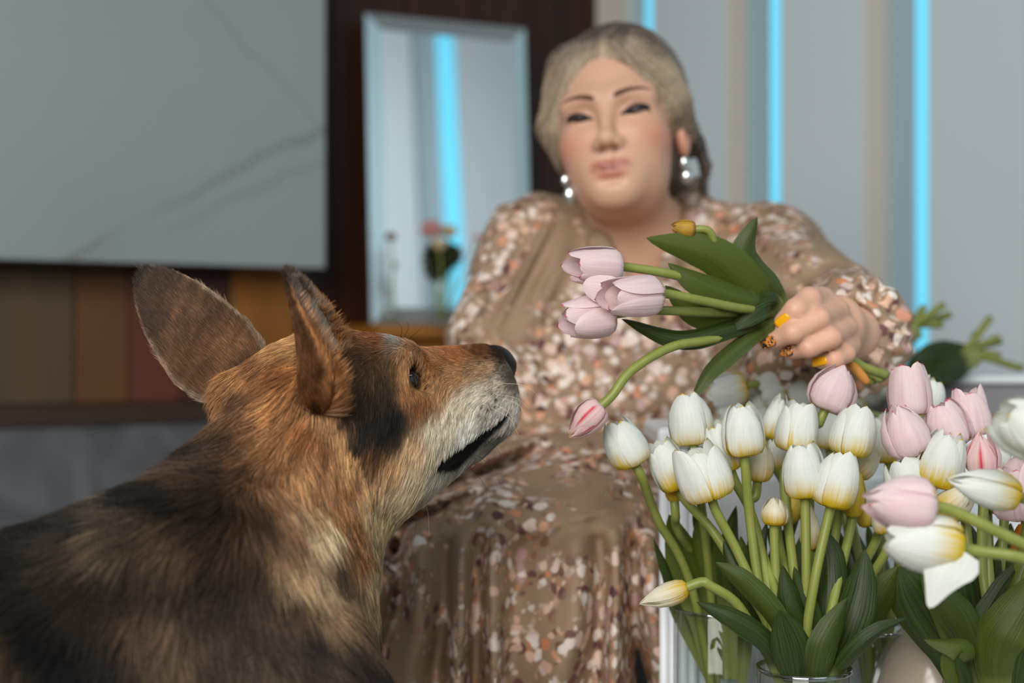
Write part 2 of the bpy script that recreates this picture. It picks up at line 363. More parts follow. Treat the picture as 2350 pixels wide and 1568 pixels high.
def small_flower(x, y, d, r, m, label, rootx, rooty, fol=None, grp=None, nm_='flower'):
    e = empty(nm_, tuple(q(rootx, rooty, d)), label, 'flower', grp)
    c = q(x, y, d)
    for k in range(7):
        a = 2 * math.pi * k / 7; dirv = np.array((math.cos(a), -0.25 * math.cos(a * 2), math.sin(a) * 0.8)); cc = c + dirv * r * 0.55
        V, Fc = lathe([(0.0, -1), (0.6, -0.7), (0.95, -0.1), (0.7, 0.6), (0.0, 1)], 8); V = V * np.array((0.55, 0.5, 0.42)) * r + cc
        link('petal', mesh('petal', V, Fc), m, e)
    link('stem', mesh('stem', *tube(catmull([c, (c * 0.5 + q(rootx, rooty, d) * 0.5) + np.array((0.004, 0, 0)), q(rootx, rooty, d)], 8), 0.0022, 6)), m_stem, e)
    if fol is not None:
        for fx, fy, fr, sd in fol:
            f = link('foliage', mesh('foliage', *leaf_blob(q(fx, fy, d), np.array((fr, fr * 0.8, fr * 0.9)), 160, sd), smooth=False), m_fol, e); f['kind'] = 'stuff'
small_flower(990, 525, 3.02, 0.024, m_pk, 'dusty pink flower with dense dark foliage in the small vase by the mirror', 1006, 735, [(1012, 592, 0.036, 3), (1000, 625, 0.022, 4), (1035, 585, 0.024, 5)])
small_flower(1030, 530, 3.05, 0.018, m_cr, 'cream flower leaning to the cyan strip in the small vase by the mirror', 1014, 735)
small_flower(1095, 545, 3.06, 0.009, m_pk, 'tiny pink bud on a thin arched stem in the small console vase', 1016, 735)
small_flower(1008, 560, 2.99, 0.016, m_cr, 'pale cream flower low among the foliage in the console vase', 1010, 735)
bv = q(897, 700, 3.05)
tag(link('bud_vase', mesh('bud_vase', *lathe([(0, 0), (0.018, 0), (0.02, 0.004), (0.020, 0.03), (0.009, 0.055), (0.008, 0.075), (0.006, 0.075), (0.007, 0.055), (0.018, 0.03), (0.017, 0.008), (0, 0.006)], 24, (bv[0], bv[1], ZC))), m_glass), 'narrow clear bud vase with a single dried flower before the mirror', 'vase')
small_flower(897, 543, 3.05, 0.012, m_bn, 'single dried brown flower in the narrow bud vase', 897, 735)
# ================================================================ the dog
TH = math.radians(38); HCN = q(800, 930, 1.17)
fv = np.array((math.cos(TH), math.sin(TH), 0)); rv = np.array((math.sin(TH), -math.cos(TH), 0)); uv_ = np.array((0, 0, 1.0))
HR = np.stack([fv, rv, uv_], 0).astype(np.float32)
def H(a, b, c): return HCN + fv * a + rv * b + uv_ * c
def dog_sdf(p):
    p = np.asarray(p, np.float32); l = (p - HCN.astype(np.float32)) @ HR.T           # head frame: forward, right, up
    m = l.copy(); m[:, 1] = np.abs(m[:, 1])
    f = ell(l, (-0.012, 0, 0.002), (0.082, 0.060, 0.060))                            # cranium
    f = smin(f, ell(m, (0.005, 0.040, -0.038), (0.060, 0.034, 0.048)), 0.03)         # cheeks
    f = smin(f, cone(m, (0.036, 0.019, 0.030), (0.018, 0.026, 0.032), 0.0225, 0.024), 0.012)  # brows
    f = smin(f, cone(l, (0.040, 0, -0.006), (0.132, 0, 0.010), 0.050, 0.033), 0.022)   # muzzle
    f = smin(f, cone(l, (0.045, 0, 0.019), (0.138, 0, 0.028), 0.021, 0.0205), 0.015)   # bridge
    f = smin(f, cone(m, (0.045, 0.020, -0.036), (0.134, 0.010, -0.010), 0.034, 0.027), 0.02)  # flews
    f = smin(f, cone(l, (0.010, 0, -0.070), (0.118, 0, -0.034), 0.042, 0.018), 0.022)  # lower jaw
    # mouth line: a groove running back from the nose
    g = cone(m, (0.136, 0.030, -0.034), (0.072, 0.044, -0.060), 0.005, 0.006)
    f = smax(f, -g, 0.008)
    # eye socket
    f = smax(f, -ell(m, (0.036, 0.043, 0.020), (0.011, 0.010, 0.013)), 0.010)
    # neck and body
    f = smin(f, cone(p, H(-0.03, -0.035, 0.0), q(545, 905, 1.15), 0.042, 0.016), 0.03)
    f = smin(f, cone(p, H(-0.04, 0.040, 0.0), q(690, 930, 1.09), 0.040, 0.024), 0.03)
    f = smin(f, cone(p, H(-0.035, 0, -0.045), q(605, 1190, 1.09), 0.054, 0.062), 0.045)
    f = smin(f, cone(p, H(-0.018, 0, -0.078), q(670, 1290, 1.13), 0.040, 0.048), 0.03)   # throat
    f = smin(f, cone(p, q(605, 1180, 1.09), q(550, 1490, 1.06), 0.063, 0.095), 0.05)
    f = smin(f, cone(p, q(655, 1330, 1.12), q(630, 1700, 1.10), 0.055, 0.075), 0.05)     # chest
    f = smin(f, cone(p, q(460, 1310, 1.04), q(110, 1560, 0.97), 0.052, 0.074), 0.06)     # withers
    f = smin(f, cone(p, q(110, 1540, 0.97), np.array((-0.62, 0.72, 0.30)), 0.085, 0.14), 0.07)
    f = smin(f, ell(p, q(430, 1560, 0.985), (0.085, 0.06, 0.13)), 0.06)                  # near shoulder
    f = smin(f, ell(p, (-0.66, 0.70, 0.17), (0.16, 0.15, 0.16)), 0.08)                   # rump, sitting
    for s in (-1, 1):
        off = rv * 0.075 * s
        sh = q(560, 1600, 1.05) + off; el = q(520, 2000, 1.03) + off; ft = np.array((el[0] + 0.05, el[1] + 0.03, 0.03))
        f = smin(f, cone(p, sh, el, 0.055, 0.035), 0.05); f = smin(f, cone(p, el, ft, 0.032, 0.022), 0.03)
        f = smin(f, ell(p, ft + fv * 0.03 - uv_ * 0.006, (0.05, 0.04, 0.025)), 0.02)
        hk = np.array((-0.50, 0.80, 0.03)) + rv * 0.14 * s
        f = smin(f, cone(p, np.array((-0.68, 0.68, 0.2)) + rv * 0.1 * s, hk + uv_ * 0.07, 0.09, 0.06), 0.05)
        f = smin(f, cone(p, hk, hk + fv * 0.13, 0.028, 0.024), 0.03)
    f = smin(f, cone(p, (-0.78, 0.62, 0.08), (-0.98, 0.50, 0.04), 0.05, 0.03), 0.05)     # tail
    return f
def ear_grid(side, base, tip, wdt, opening, bend=0.0, n=22, m=13, cup=1.35, near=1.0):
    """cupped leaf: base/tip world points, opening = direction the cup opens to"""
    base = np.asarray(base); tip = np.asarray(tip); ax = tip - base; ln = np.linalg.norm(ax); ax = ax / ln
    o = opening - ax * (opening @ ax); o /= np.linalg.norm(o); sd = np.cross(ax, o) * side
    g = np.zeros((n, m, 3)); 
    for i, t_ in enumerate(np.linspace(0, 1, n)):
        w = wdt * np.interp(t_, [0, 0.12, 0.3, 0.5, 0.7, 0.85, 0.95, 1.0], [0.55, 0.84, 1.0, 0.95, 0.80, 0.58, 0.36, 0.08])
        ca = cup * np.interp(t_, [0, 0.3, 0.7, 1], [1.15, 1.0, 0.75, 0.5])
        for j, s in enumerate(np.linspace(-1, 1, m)):
            a = s * ca * (near if s < 0 else 1.0); g[i, j] = base + ax * (ln * t_) + sd * (w * math.sin(a) / math.sin(min(ca, 1.5))) + o * (w * (1 - math.cos(a)) * 0.9 + bend * math.sin(t_ * 3.1))
    return g
def thick(g, th):
    V, Fc = sheet(g); n, m = g.shape[:2]
    du = np.gradient(g, axis=0); dv = np.gradient(g, axis=1); N = np.cross(du, dv); N /= np.linalg.norm(N, axis=2)[..., None] + 1e-9
    V2 = (g + N * th).reshape(-1, 3); k = n * m
    F2 = [tuple(x + k for x in f[::-1]) for f in Fc]
    rim = [i * m for i in range(n)] + [(n - 1) * m + j for j in range(1, m)] + [i * m + m - 1 for i in range(n - 2, -1, -1)] + list(range(m - 2, 0, -1))
    F3 = [(rim[i], rim[(i + 1) % len(rim)], rim[(i + 1) % len(rim)] + k, rim[i] + k) for i in range(len(rim))]
    return np.vstack([V, V2]), Fc + F2 + F3
V, Qd = implicit(dog_sdf, (-1.1, 0.35, -0.02), (0.08, 1.45, 0.92), 0.0042)
NB_ = len(V)
o_near = np.array((0.985, 0.10, 0.02)); o_far = fv * 0.36 - rv * 0.93
near_ear = ear_grid(1, q(694, 925, 1.085), q(659, 634, 1.045), 0.036, o_near, 0.004, near=1.0)
far_ear = ear_grid(1, q(552, 876, 1.165), q(331, 628, 1.20), 0.037, o_far, 0.006, cup=1.05)
ear_parts = [thick(near_ear, 0.003), thick(far_ear, 0.003)]
AV = [V]; AF = [list(map(tuple, Qd.tolist()))]; off = len(V)
for ev, ef in ear_parts:
    AV.append(ev); AF.append([tuple(i + off for i in f) for f in ef]); off += len(ev)
DV = np.vstack(AV); DF = sum(AF, [])

# coat colours, in the dog's side view: x, y, colour, hair length (mm), combing direction (dx, dy)
COAT = [
 # muzzle and face
 (1150, 805, (52, 36, 26), 4, (-1, .1)), (1105, 806, (112, 68, 34), 5, (-1, .05)), (1050, 815, (168, 104, 52), 6, (-1, .1)), (1000, 830, (176, 118, 66), 6, (-1, .15)),
 (1050, 860, (196, 146, 94), 7, (-1, .3)), (1110, 850, (190, 152, 112), 6, (-1, .4)), (1165, 870, (104, 92, 82), 4, (-.8, .5)), (1140, 880, (200, 184, 164), 5, (-.9, .5)), (1100, 910, (240, 226, 202), 7, (-.9, .5)), (1150, 930, (206, 196, 182), 5, (-.7, .7)),
 (1050, 930, (238, 218, 186), 8, (-.8, .6)), (1080, 980, (242, 232, 214), 8, (-.7, .7)), (1010, 900, (200, 150, 96), 8, (-.7, .6)), (1000, 980, (238, 220, 188), 9, (-.7, .7)), (1060, 1040, (228, 218, 202), 8, (-.7, .6)), (1120, 985, (190, 180, 168), 6, (-.7, .6)),
 (960, 930, (150, 96, 50), 8, (-.4, .9)), (965, 890, (186, 134, 82), 7, (-.3, .9)), (940, 1010, (224, 186, 132), 10, (-.5, .8)), (960, 1080, (222, 198, 160), 11, (-.6, .7)), (1010, 1090, (206, 192, 168), 9, (-.7, .6)), (900, 1060, (206, 160, 104), 12, (-.5, .8)),
 (1090, 1050, (150, 138, 124), 5, (-.7, .6)), (1130, 1015, (130, 118, 106), 5, (-.7, .6)),
 (930, 800, (178, 128, 80), 7, (-.5, .9)), (935, 850, (206, 150, 90), 7, (-.2, 1)), (925, 900, (186, 128, 70), 8, (-.2, 1)), (918, 783, (150, 146, 140), 7, (-.6, -.4)),
 (870, 775, (146, 88, 42), 8, (-.9, .3)), (800, 770, (128, 78, 38), 9, (-1, .2)), (850, 810, (120, 82, 48), 9, (-.8, .6)), (890, 840, (112, 84, 54), 9, (-.6, .8)), (820, 860, (92, 70, 48), 10, (-.6, .8)), (880, 890, (84, 66, 46), 10, (-.4, .9)), (840, 920, (66, 50, 36), 12, (-.4, .9)),
 (860, 950, (46, 34, 25), 12, (-.3, 1)), (840, 985, (50, 37, 26), 14, (-.3, 1)), (892, 915, (60, 46, 33), 10, (-.3, 1)), (868, 862, (84, 64, 44), 10, (-.5, .9)), (835, 835, (104, 76, 48), 9, (-.6, .8)), (905, 970, (30, 22, 16), 10, (-.3, 1)), (905, 940, (36, 27, 20), 10, (-.3, 1)), (880, 990, (34, 25, 18), 12, (-.4, .9)), (910, 1000, (70, 48, 28), 10, (-.4, .9)), (800, 950, (72, 52, 36), 16, (.2, 1)), (820, 1010, (64, 46, 30), 16, (-.2, 1)), (780, 820, (62, 46, 34), 12, (-.2, 1)), (770, 880, (56, 40, 30), 13, (.1, 1)), (860, 1035, (110, 70, 36), 14, (-.5, .8)),
 (745, 925, (216, 166, 106), 7, (.1, 1)), (765, 985, (198, 146, 86), 14, (.2, 1)), (800, 1040, (214, 162, 96), 16, (0, 1)), (740, 1000, (146, 94, 50), 16, (-.2, 1)), (700, 980, (176, 112, 54), 18, (-.4, .9)), (790, 1085, (164, 114, 64), 18, (-.2, 1)), (720, 1040, (172, 120, 70), 20, (-.3, .9)),
 # nape
 (690, 770, (196, 148, 88), 10, (-1, .3)), (640, 790, (206, 150, 84), 14, (-.8, .6)), (610, 830, (150, 98, 50), 16, (-.7, .8)), (650, 850, (184, 118, 54), 16, (-.5, .9)), (570, 850, (196, 136, 70), 18, (-.7, .7)), (530, 900, (176, 126, 72), 20, (-.7, .7)), (580, 900, (108, 76, 46), 20, (-.6, .8)), (640, 920, (190, 130, 68), 20, (-.5, .9)), (480, 900, (170, 126, 76), 18, (-.6, .8)), (460, 960, (132, 100, 66), 20, (-.6, .8)),
 (600, 980, (128, 88, 50), 24, (-.5, .9)), (660, 990, (176, 122, 66), 24, (-.4, .9)), (540, 1000, (90, 66, 44), 24, (-.6, .8)), (480, 1020, (52, 40, 32), 26, (-.7, .7)), (420, 1000, (104, 84, 62), 24, (-.8, .6)), (390, 1030, (46, 38, 30), 26, (-.8, .6)),
 (700, 1080, (196, 142, 84), 28, (-.5, .8)), (640, 1060, (150, 106, 64), 28, (-.5, .9)), (770, 1130, (196, 138, 78), 28, (.1, 1)), (800, 1180, (160, 112, 64), 28, (.3, 1)), (835, 1120, (206, 164, 110), 16, (-.2, 1)), (580, 1080, (112, 80, 52), 30, (-.5, .9)), (680, 1140, (206, 166, 116), 30, (-.3, 1)), (720, 1190, (224, 194, 150), 32, (0, 1)), (650, 1180, (130, 98, 66), 32, (-.3, 1)),
 (860, 1160, (216, 184, 136), 14, (-.4, .9)), (920, 1130, (218, 190, 146), 13, (-.6, .8)), (870, 1220, (196, 166, 122), 16, (-.2, 1)), (850, 1280, (180, 152, 112), 20, (0, 1)), (820, 1250, (170, 118, 66), 24, (.2, 1)),
 # back and shoulder
 (350, 1070, (40, 33, 27), 30, (-.8, .5)), (450, 1080, (84, 64, 46), 30, (-.7, .6)), (520, 1090, (70, 52, 38), 30, (-.6, .8)), (300, 1110, (120, 106, 88), 30, (-.8, .5)), (350, 1130, (30, 24, 19), 32, (-.8, .5)), (430, 1140, (28, 22, 17), 32, (-.7, .6)), (500, 1150, (62, 46, 34), 32, (-.5, .8)), (580, 1170, (96, 70, 48), 34, (-.3, .9)), (280, 1150, (84, 72, 58), 32, (-.9, .5)), (330, 1190, (96, 78, 58), 34, (-.8, .6)), (420, 1210, (118, 92, 66), 34, (-.5, .8)), (500, 1220, (84, 62, 44), 34, (-.4, .9)),
 (230, 1200, (44, 36, 30), 32, (-.9, .5)), (270, 1240, (118, 98, 74), 34, (-.8, .6)), (150, 1220, (34, 28, 23), 32, (-.9, .4)), (180, 1280, (70, 56, 42), 34, (-.8, .6)), (90, 1270, (26, 21, 18), 34, (-.9, .4)), (0, 1270, (20, 16, 14), 34, (-.9, .4)), (30, 1340, (24, 19, 16), 36, (-.8, .6)), (100, 1340, (40, 32, 25), 36, (-.7, .7)), (220, 1340, (62, 48, 36), 36, (-.6, .8)), (300, 1300, (52, 41, 31), 36, (-.6, .8)), (370, 1290, (80, 62, 45), 36, (-.5, .9)), (330, 1380, (96, 74, 54), 38, (-.5, .9)),
 (100, 1430, (16, 13, 11), 36, (-.5, .9)), (180, 1460, (18, 14, 12), 36, (-.3, .9)), (240, 1500, (24, 19, 15), 38, (-.2, 1)), (30, 1480, (92, 70, 48), 36, (-.5, .9)), (20, 1550, (108, 82, 56), 36, (-.5, .9)), (130, 1550, (18, 14, 12), 38, (-.2, 1)), (280, 1440, (58, 45, 34), 38, (-.4, .9)), (310, 1540, (66, 48, 34), 40, (0, 1)),
 (440, 1310, (70, 53, 39), 38, (-.3, 1)), (520, 1300, (58, 43, 32), 38, (-.2, 1)), (590, 1260, (72, 53, 38), 38, (-.1, 1)), (400, 1400, (124, 100, 76), 40, (-.1, 1)), (470, 1430, (84, 66, 50), 42, (.1, 1)), (380, 1500, (130, 106, 80), 42, (.1, 1)), (450, 1540, (96, 78, 60), 42, (.4, .9)), (550, 1390, (72, 56, 43), 42, (.2, 1)), (560, 1480, (104, 86, 68), 42, (.5, .85)), (600, 1560, (112, 92, 72), 42, (.7, .7)),
 (640, 1230, (170, 134, 94), 34, (-.1, 1)), (660, 1280, (206, 172, 126), 36, (.1, 1)), (700, 1250, (190, 156, 116), 34, (.2, 1)), (740, 1250, (92, 68, 50), 30, (.4, .9)), (720, 1300, (196, 166, 122), 36, (.2, 1)), (770, 1290, (98, 74, 54), 32, (.3, 1)), (680, 1340, (110, 84, 60), 38, (.2, 1)), (640, 1340, (66, 48, 35), 40, (.2, 1)), (620, 1410, (80, 62, 48), 42, (.4, .9)), (690, 1420, (48, 36, 28), 40, (.4, .9)), (740, 1380, (150, 120, 86), 38, (.3, 1)), (780, 1400, (120, 94, 68), 36, (.6, .8)), (820, 1420, (104, 80, 58), 34, (.6, .8)), (760, 1470, (60, 44, 34), 38, (.6, .8)), (700, 1500, (86, 68, 54), 42, (.6, .8)), (810, 1510, (46, 33, 26), 36, (.4, .9)), (740, 1550, (58, 44, 35), 40, (.5, .85)), (690, 1570, (100, 80, 62), 42, (.6, .8)),
 (850, 1350, (170, 142, 104), 24, (.1, 1)),
]
cx = np.array([c[:2] for c in COAT], float); cc = lin(np.array([c[2] for c in COAT])); cl = np.array([c[3] for c in COAT], float) * 1e-3
cd = np.array([c[4] for c in COAT], float); cd /= np.linalg.norm(cd, axis=1)[:, None]
EARS = {  # own coats: along the ear (t), across (s)
 'near_back': ((108, 70, 42), (60, 44, 33)), 'near_in': ((150, 142, 130), (112, 100, 90)), 'far_back': ((104, 72, 45), (54, 43, 34))}
def coat(px, py, power=4.0):
    out_c = np.zeros((len(px), 3)); out_l = np.zeros(len(px)); out_d = np.zeros((len(px), 2))
    for s in range(0, len(px), 20000):
        d2 = (px[s:s + 20000, None] - cx[:, 0]) ** 2 + (py[s:s + 20000, None] - cx[:, 1]) ** 2
        w = 1.0 / (d2 + 60.0) ** (power / 2); w /= w.sum(1)[:, None]
        out_c[s:s + 20000] = w @ cc; w2 = np.sqrt(w); w2 /= w2.sum(1)[:, None]
        out_l[s:s + 20000] = w2 @ cl; out_d[s:s + 20000] = w2 @ cd
    return out_c, out_l, out_d
def ear_color(ei, s_, t_):
    a, b = EARS['near_back' if ei in (0, 1) else 'far_back']; t_ = t_[:, None]
    return lin(np.array(a)) * (1 - t_) + lin(np.array(b)) * t_
MOUTH = [(1014, 1074, 15), (1036, 1058, 28), (1066, 1034, 21), (1100, 1008, 13), (1140, 978, 9), (1172, 945, 5)]
def dark_marks(fx, fy):
    lip = np.zeros(len(fx))
    for (x0_, y0_, w0_), (x1_, y1_, w1_) in zip(MOUTH[:-1], MOUTH[1:]):
        tt = np.clip(((fx - x0_) * (x1_ - x0_) + (fy - y0_) * (y1_ - y0_)) / ((x1_ - x0_) ** 2 + (y1_ - y0_) ** 2), 0, 1)
        dl = np.hypot(fx - x0_ - tt * (x1_ - x0_), fy - y0_ - tt * (y1_ - y0_)); ww_ = w0_ + (w1_ - w0_) * tt
        lip = np.maximum(lip, sstep(1.25, 0.75, dl / ww_))
    return np.maximum(lip, sstep(1.25, 0.75, np.hypot((fx - 950) / 15, (fy - 858) / 38)) * 0.9)
px, py = proj(DV); vc, _, _ = coat(px, py); dm_ = dark_marks(px, py)[:, None] * (np.arange(len(DV)) < NB_)[:, None]; vc = vc * (1 - dm_) + 0.006 * dm_
me = mesh('dog_body', DV, DF, colr=(vc * 0.8).astype(np.float32))
# ear vertices painted by their own coat
k = NB_; ca = me.color_attributes['col']
for ei, (g, (ev, ef)) in enumerate(zip((near_ear, far_ear), ear_parts)):
    n, m = g.shape[:2]; tt = np.repeat(np.linspace(0, 1, n), m); tt = np.concatenate([tt, tt])
    a, b = EARS['near_back' if ei == 0 else 'far_back']; c = lin(np.array(a)) * (1 - tt[:, None]) + lin(np.array(b)) * tt[:, None]
    for i in range(len(ev)): ca.data[k + i].color = (*c[i], 1)
    k += len(ev)
m_skin_dog = attr_mat('dog_undercoat', 0.8, 0.1)
m_fur = attr_mat('dog_fur', 0.55, 0.25)
dog = empty('dog', (-0.35, 0.95, 0), 'brown black and cream shepherd-type dog sniffing up at the held tulips', 'dog')
body = link('body', me, m_skin_dog, dog)

# ---- fur
tri = []
for f in DF:
    tri.append((f[0], f[1], f[2]))
    if len(f) == 4: tri.append((f[0], f[2], f[3]))
tri = np.array(tri); vn = np.zeros_like(DV); fn = np.cross(DV[tri[:, 1]] - DV[tri[:, 0]], DV[tri[:, 2]] - DV[tri[:, 0]])
for k in range(3): np.add.at(vn, tri[:, k], fn)
vn /= np.linalg.norm(vn, axis=1)[:, None] + 1e-12
ar = np.linalg.norm(fn, axis=1) * 0.5; cen = DV[tri].mean(1); fnn = fn / (2 * ar[:, None] + 1e-12)
view = cen - np.array((0, 0, HC)); view /= np.linalg.norm(view, axis=1)[:, None]; facing = -(fnn * view).sum(1)
tpx, tpy = proj(cen); isear = tri[:, 0] >= NB_
inframe = (tpx > -120) & (tpx < 1300) & (tpy > 560) & (tpy < 1720)
dens = np.where(inframe, np.where(facing > -0.35, 1.0, 0.25), 0.10)
hl = (cen - HCN) @ np.stack([fv, rv, uv_], 1)
headish = (tpx > 560) & (tpy < 1120)
dens = dens * np.where(headish, 1.7, 1.0) * np.where(isear, 5.0, 1.0)
NF = 260000
pr = ar * dens; pr /= pr.sum(); ti = RNG.choice(len(tri), NF, p=pr)
r1 = np.sqrt(RNG.random(NF)); r2 = RNG.random(NF); bw = np.stack([1 - r1, r1 * (1 - r2), r1 * r2], 1)
root = (DV[tri[ti]] * bw[..., None]).sum(1); nrm = (vn[tri[ti]] * bw[..., None]).sum(1); nrm /= np.linalg.norm(nrm, axis=1)[:, None] + 1e-9
fx, fy = proj(root); c_, l_, d_ = coat(fx, fy); ear = isear[ti]
c_ = c_ * 0.86 + 0.14 * (c_ @ np.array((0.3, 0.59, 0.11)))[:, None]; c_ = c_ ** 1.10 * 0.95
# nose pad, lips, eye: no fur there
hr = (root - HCN) @ np.stack([fv, rv, uv_], 1)
nose = np.linalg.norm((hr - np.array((0.154, 0, 0.031))) / np.array((0.020, 0.024, 0.019)), axis=1) < 1.0
eye_c = np.array((0.0360, 0.043, 0.020)); eyem = np.linalg.norm((np.stack([hr[:, 0], np.abs(hr[:, 1]), hr[:, 2]], 1) - eye_c) / np.array((0.010, 0.012, 0.0125)), axis=1) < 1
# lips: a dark band along the mouth line
ha = np.stack([hr[:, 0], np.abs(hr[:, 1]), hr[:, 2]], 1)
lip = dark_marks(fx, fy)
c_ = c_ * (1 - lip[:, None]) + lin(np.array((17, 12, 11))) * lip[:, None]; l_ = l_ * (1 - 0.72 * lip)
for (x0_, y0_) in [(1118, 903), (1133, 897), (1143, 912), (1110, 928), (1125, 935), (1104, 945), (1140, 930), (1152, 885), (1160, 905), (1108, 833), (1122, 822), (1150, 925)]:
    sp_ = sstep(4.5, 2.2, np.hypot(fx - x0_, fy - y0_)); c_ = c_ * (1 - sp_[:, None]) + lin(np.array((24, 18, 16))) * sp_[:, None]
er = sstep(0.0165, 0.0125, np.linalg.norm(ha - eye_c, axis=1)); c_ = c_ * (1 - er[:, None]) + lin(np.array((26, 18, 14))) * er[:, None]; l_ = l_ * (1 - 0.5 * er)
# combing: side-view direction carried on to the tangent plane
dirw = np.stack([d_[:, 0], np.zeros(NF), -d_[:, 1]], 1)
# ears: hair runs to the tip
k0 = NB_; E = {}
for ei, (g, (ev, ef)) in enumerate(zip((near_ear, far_ear), ear_parts)):
    sel = ear & (tri[ti, 0] >= k0) & (tri[ti, 0] < k0 + len(ev)); n, m = g.shape[:2]; nv = n * m
    loc = tri[ti[sel]] - k0; tv = ((loc % nv) // m) / (n - 1.0); sv = ((loc % nv) % m) / (m - 1.0) * 2 - 1
    tq = (tv * bw[sel]).sum(1); sq = (sv * bw[sel]).sum(1); ctr = g[:, m // 2]; axd = ctr[-1] - ctr[0]; axd /= np.linalg.norm(axd)
    op = (o_near, o_far)[ei]; inner = (nrm[sel] * op).sum(1) > 0.05
    a, b = EARS['near_back' if ei == 0 else 'far_back']; cs_ = lin(np.array(a)) * (1 - tq[:, None]) + lin(np.array(b)) * tq[:, None]
    a, b = EARS['near_in']; ci = lin(np.array(a)) * (1 - tq[:, None]) + lin(np.array(b)) * tq[:, None]
    cs_ = np.where(inner[:, None], ci, cs_)
    rim = sstep(0.80, 0.97, np.abs(sq)) * sstep(1.0, 0.7, tq); cs_ = cs_ * (1 - rim[:, None]) + lin(np.array((176, 124, 78) if ei == 0 else (140, 118, 96))) * rim[:, None]
    c_[sel] = cs_; l_[sel] = np.where(inner, 0.021 * (1 - 0.6 * tq), 0.0075 + 0.007 * (1 - tq) ** 2)
    dirw[sel] = axd + np.where(inner[:, None], op * 0.9, 0) ; k0 += len(ev)
tan = dirw - nrm * (dirw * nrm).sum(1)[:, None]; tan /= np.linalg.norm(tan, axis=1)[:, None] + 1e-9
keep = ~(nose | eyem); sel = np.where(keep)[0]
root, nrm, tan, c_, l_, fx, fy, ear = root[sel], nrm[sel], tan[sel], c_[sel], l_[sel], fx[sel], fy[sel], ear[sel]; NF = len(sel)
# tufts: noise stretched along the combing direction
dd_ = np.stack([tan[:, 0], -tan[:, 2]], 1); dd_ /= np.linalg.norm(dd_, axis=1)[:, None] + 1e-9
sm_c, sm_l, sm_d = coat(fx, fy, 2.0); sm_d /= np.linalg.norm(sm_d, axis=1)[:, None] + 1e-9
al = fx * sm_d[:, 0] + fy * sm_d[:, 1]; ac = -fx * sm_d[:, 1] + fy * sm_d[:, 0]
st = np.stack([fx * 0.016, fy * 0.016, root[:, 1] * 30], 1)
tuft = vnoise(np.stack([al / 85.0, ac / 24.0, root[:, 1] * 8], 1)); tuft2 = vnoise(np.stack([al / 45.0 + 9, ac / 6.0, root[:, 1] * 12], 1))
ang = (vnoise(st * 0.9 + 31) - 0.5) * 0.9 + (tuft2 - 0.5) * 0.7 + (RNG.random(NF) - 0.5) * 0.30
bi = np.cross(nrm, tan); long_ = sstep(0.008, 0.026, l_)
tan = tan * np.cos(ang * (0.35 + 0.65 * long_))[:, None] + bi * np.sin(ang * (0.35 + 0.65 * long_))[:, None]
lift = np.where(ear, 0.34, 0.30 + 0.16 * (RNG.random(NF)))
ln = l_ * (0.65 + 0.6 * RNG.random(NF))
npt = 5; tpar = np.linspace(0, 1, npt)
pts = np.zeros((NF, npt, 3))
wv = (vnoise(st * 2.2 + 3.0) - 0.5)[:, None] * bi * (ln * 0.55 * long_)[:, None]
for k, s in enumerate(tpar):
    pts[:, k] = root - nrm * 0.0006 + (tan * (s * ln)[:, None]) + nrm * ((lift * ln) * (s - 0.62 * s * s))[:, None] + wv * s * s
mul = 0.72 + 0.56 * (0.55 * tuft + 0.45 * tuft2) ; mul = np.where(ear, 0.85 + 0.3 * RNG.random(NF), mul)
contrast = np.where(ear, 0.8, np.where(long_ > 0.3, 1.0, 0.45))
jit = np.exp(RNG.normal(0, 0.34, NF) + contrast * (tuft2 - 0.5) * 1.5 + contrast * (tuft - 0.5) * 1.0 - 0.05)
cp = np.zeros((NF, npt, 3))
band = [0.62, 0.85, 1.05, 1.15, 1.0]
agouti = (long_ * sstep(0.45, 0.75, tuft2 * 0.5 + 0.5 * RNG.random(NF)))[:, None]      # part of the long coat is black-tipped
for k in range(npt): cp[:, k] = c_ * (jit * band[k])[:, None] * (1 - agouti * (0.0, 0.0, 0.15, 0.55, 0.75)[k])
rad = np.outer(np.where(long_ > 0.3, 0.00021, 0.00016), np.array([1.0, 0.95, 0.8, 0.55, 0.12]))
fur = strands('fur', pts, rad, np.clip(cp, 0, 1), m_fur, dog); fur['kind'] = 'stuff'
# ---- nose, eyes, whiskers
m_nose = mat('dog_nose', L4(18, 15, 15), 0.35, 0.5); t = NT(m_nose); t.bump(t.noise(t.coord(), 900, 2), 0.3, 0.001)
def nose_sdf(p):
    l = (np.asarray(p, np.float32) - HCN.astype(np.float32)) @ HR.T; m = l.copy(); m[:, 1] = np.abs(m[:, 1])
    f = ell(l, (0.149, 0, 0.033), (0.0185, 0.0200, 0.0165)); f = smin(f, ell(m, (0.154, 0.010, 0.028), (0.012, 0.011, 0.011)), 0.006)
    f = smin(f, cone(l, (0.158, 0, 0.024), (0.157, 0, 0.004), 0.006, 0.003), 0.006)
    f = smax(f, -ell(m, (0.163, 0.013, 0.027), (0.007, 0.0045, 0.004)), 0.003); return f
c0 = H(0.15, 0, 0.03); nv_, nf_ = implicit(nose_sdf, c0 - 0.045, c0 + 0.045, 0.0018)
link('nose', mesh('nose', nv_, nf_), m_nose, dog)
m_eye = mat('dog_eye', L4(30, 16, 10), 0.08, 0.6)
for s in (-1, 1):
    V, Fc = lathe([(math.sin(a) * 0.0105, -math.cos(a) * 0.0105) for a in np.linspace(0.01, math.pi - 0.01, 14)], 20); V = V + H(0.0330, 0.0370 * s, 0.0200)
    link('eye', mesh('eye', V, Fc), m_eye, dog)
m_wh = attr_mat('whisker_hair', 0.4, 0.4); wp = []; wc = []
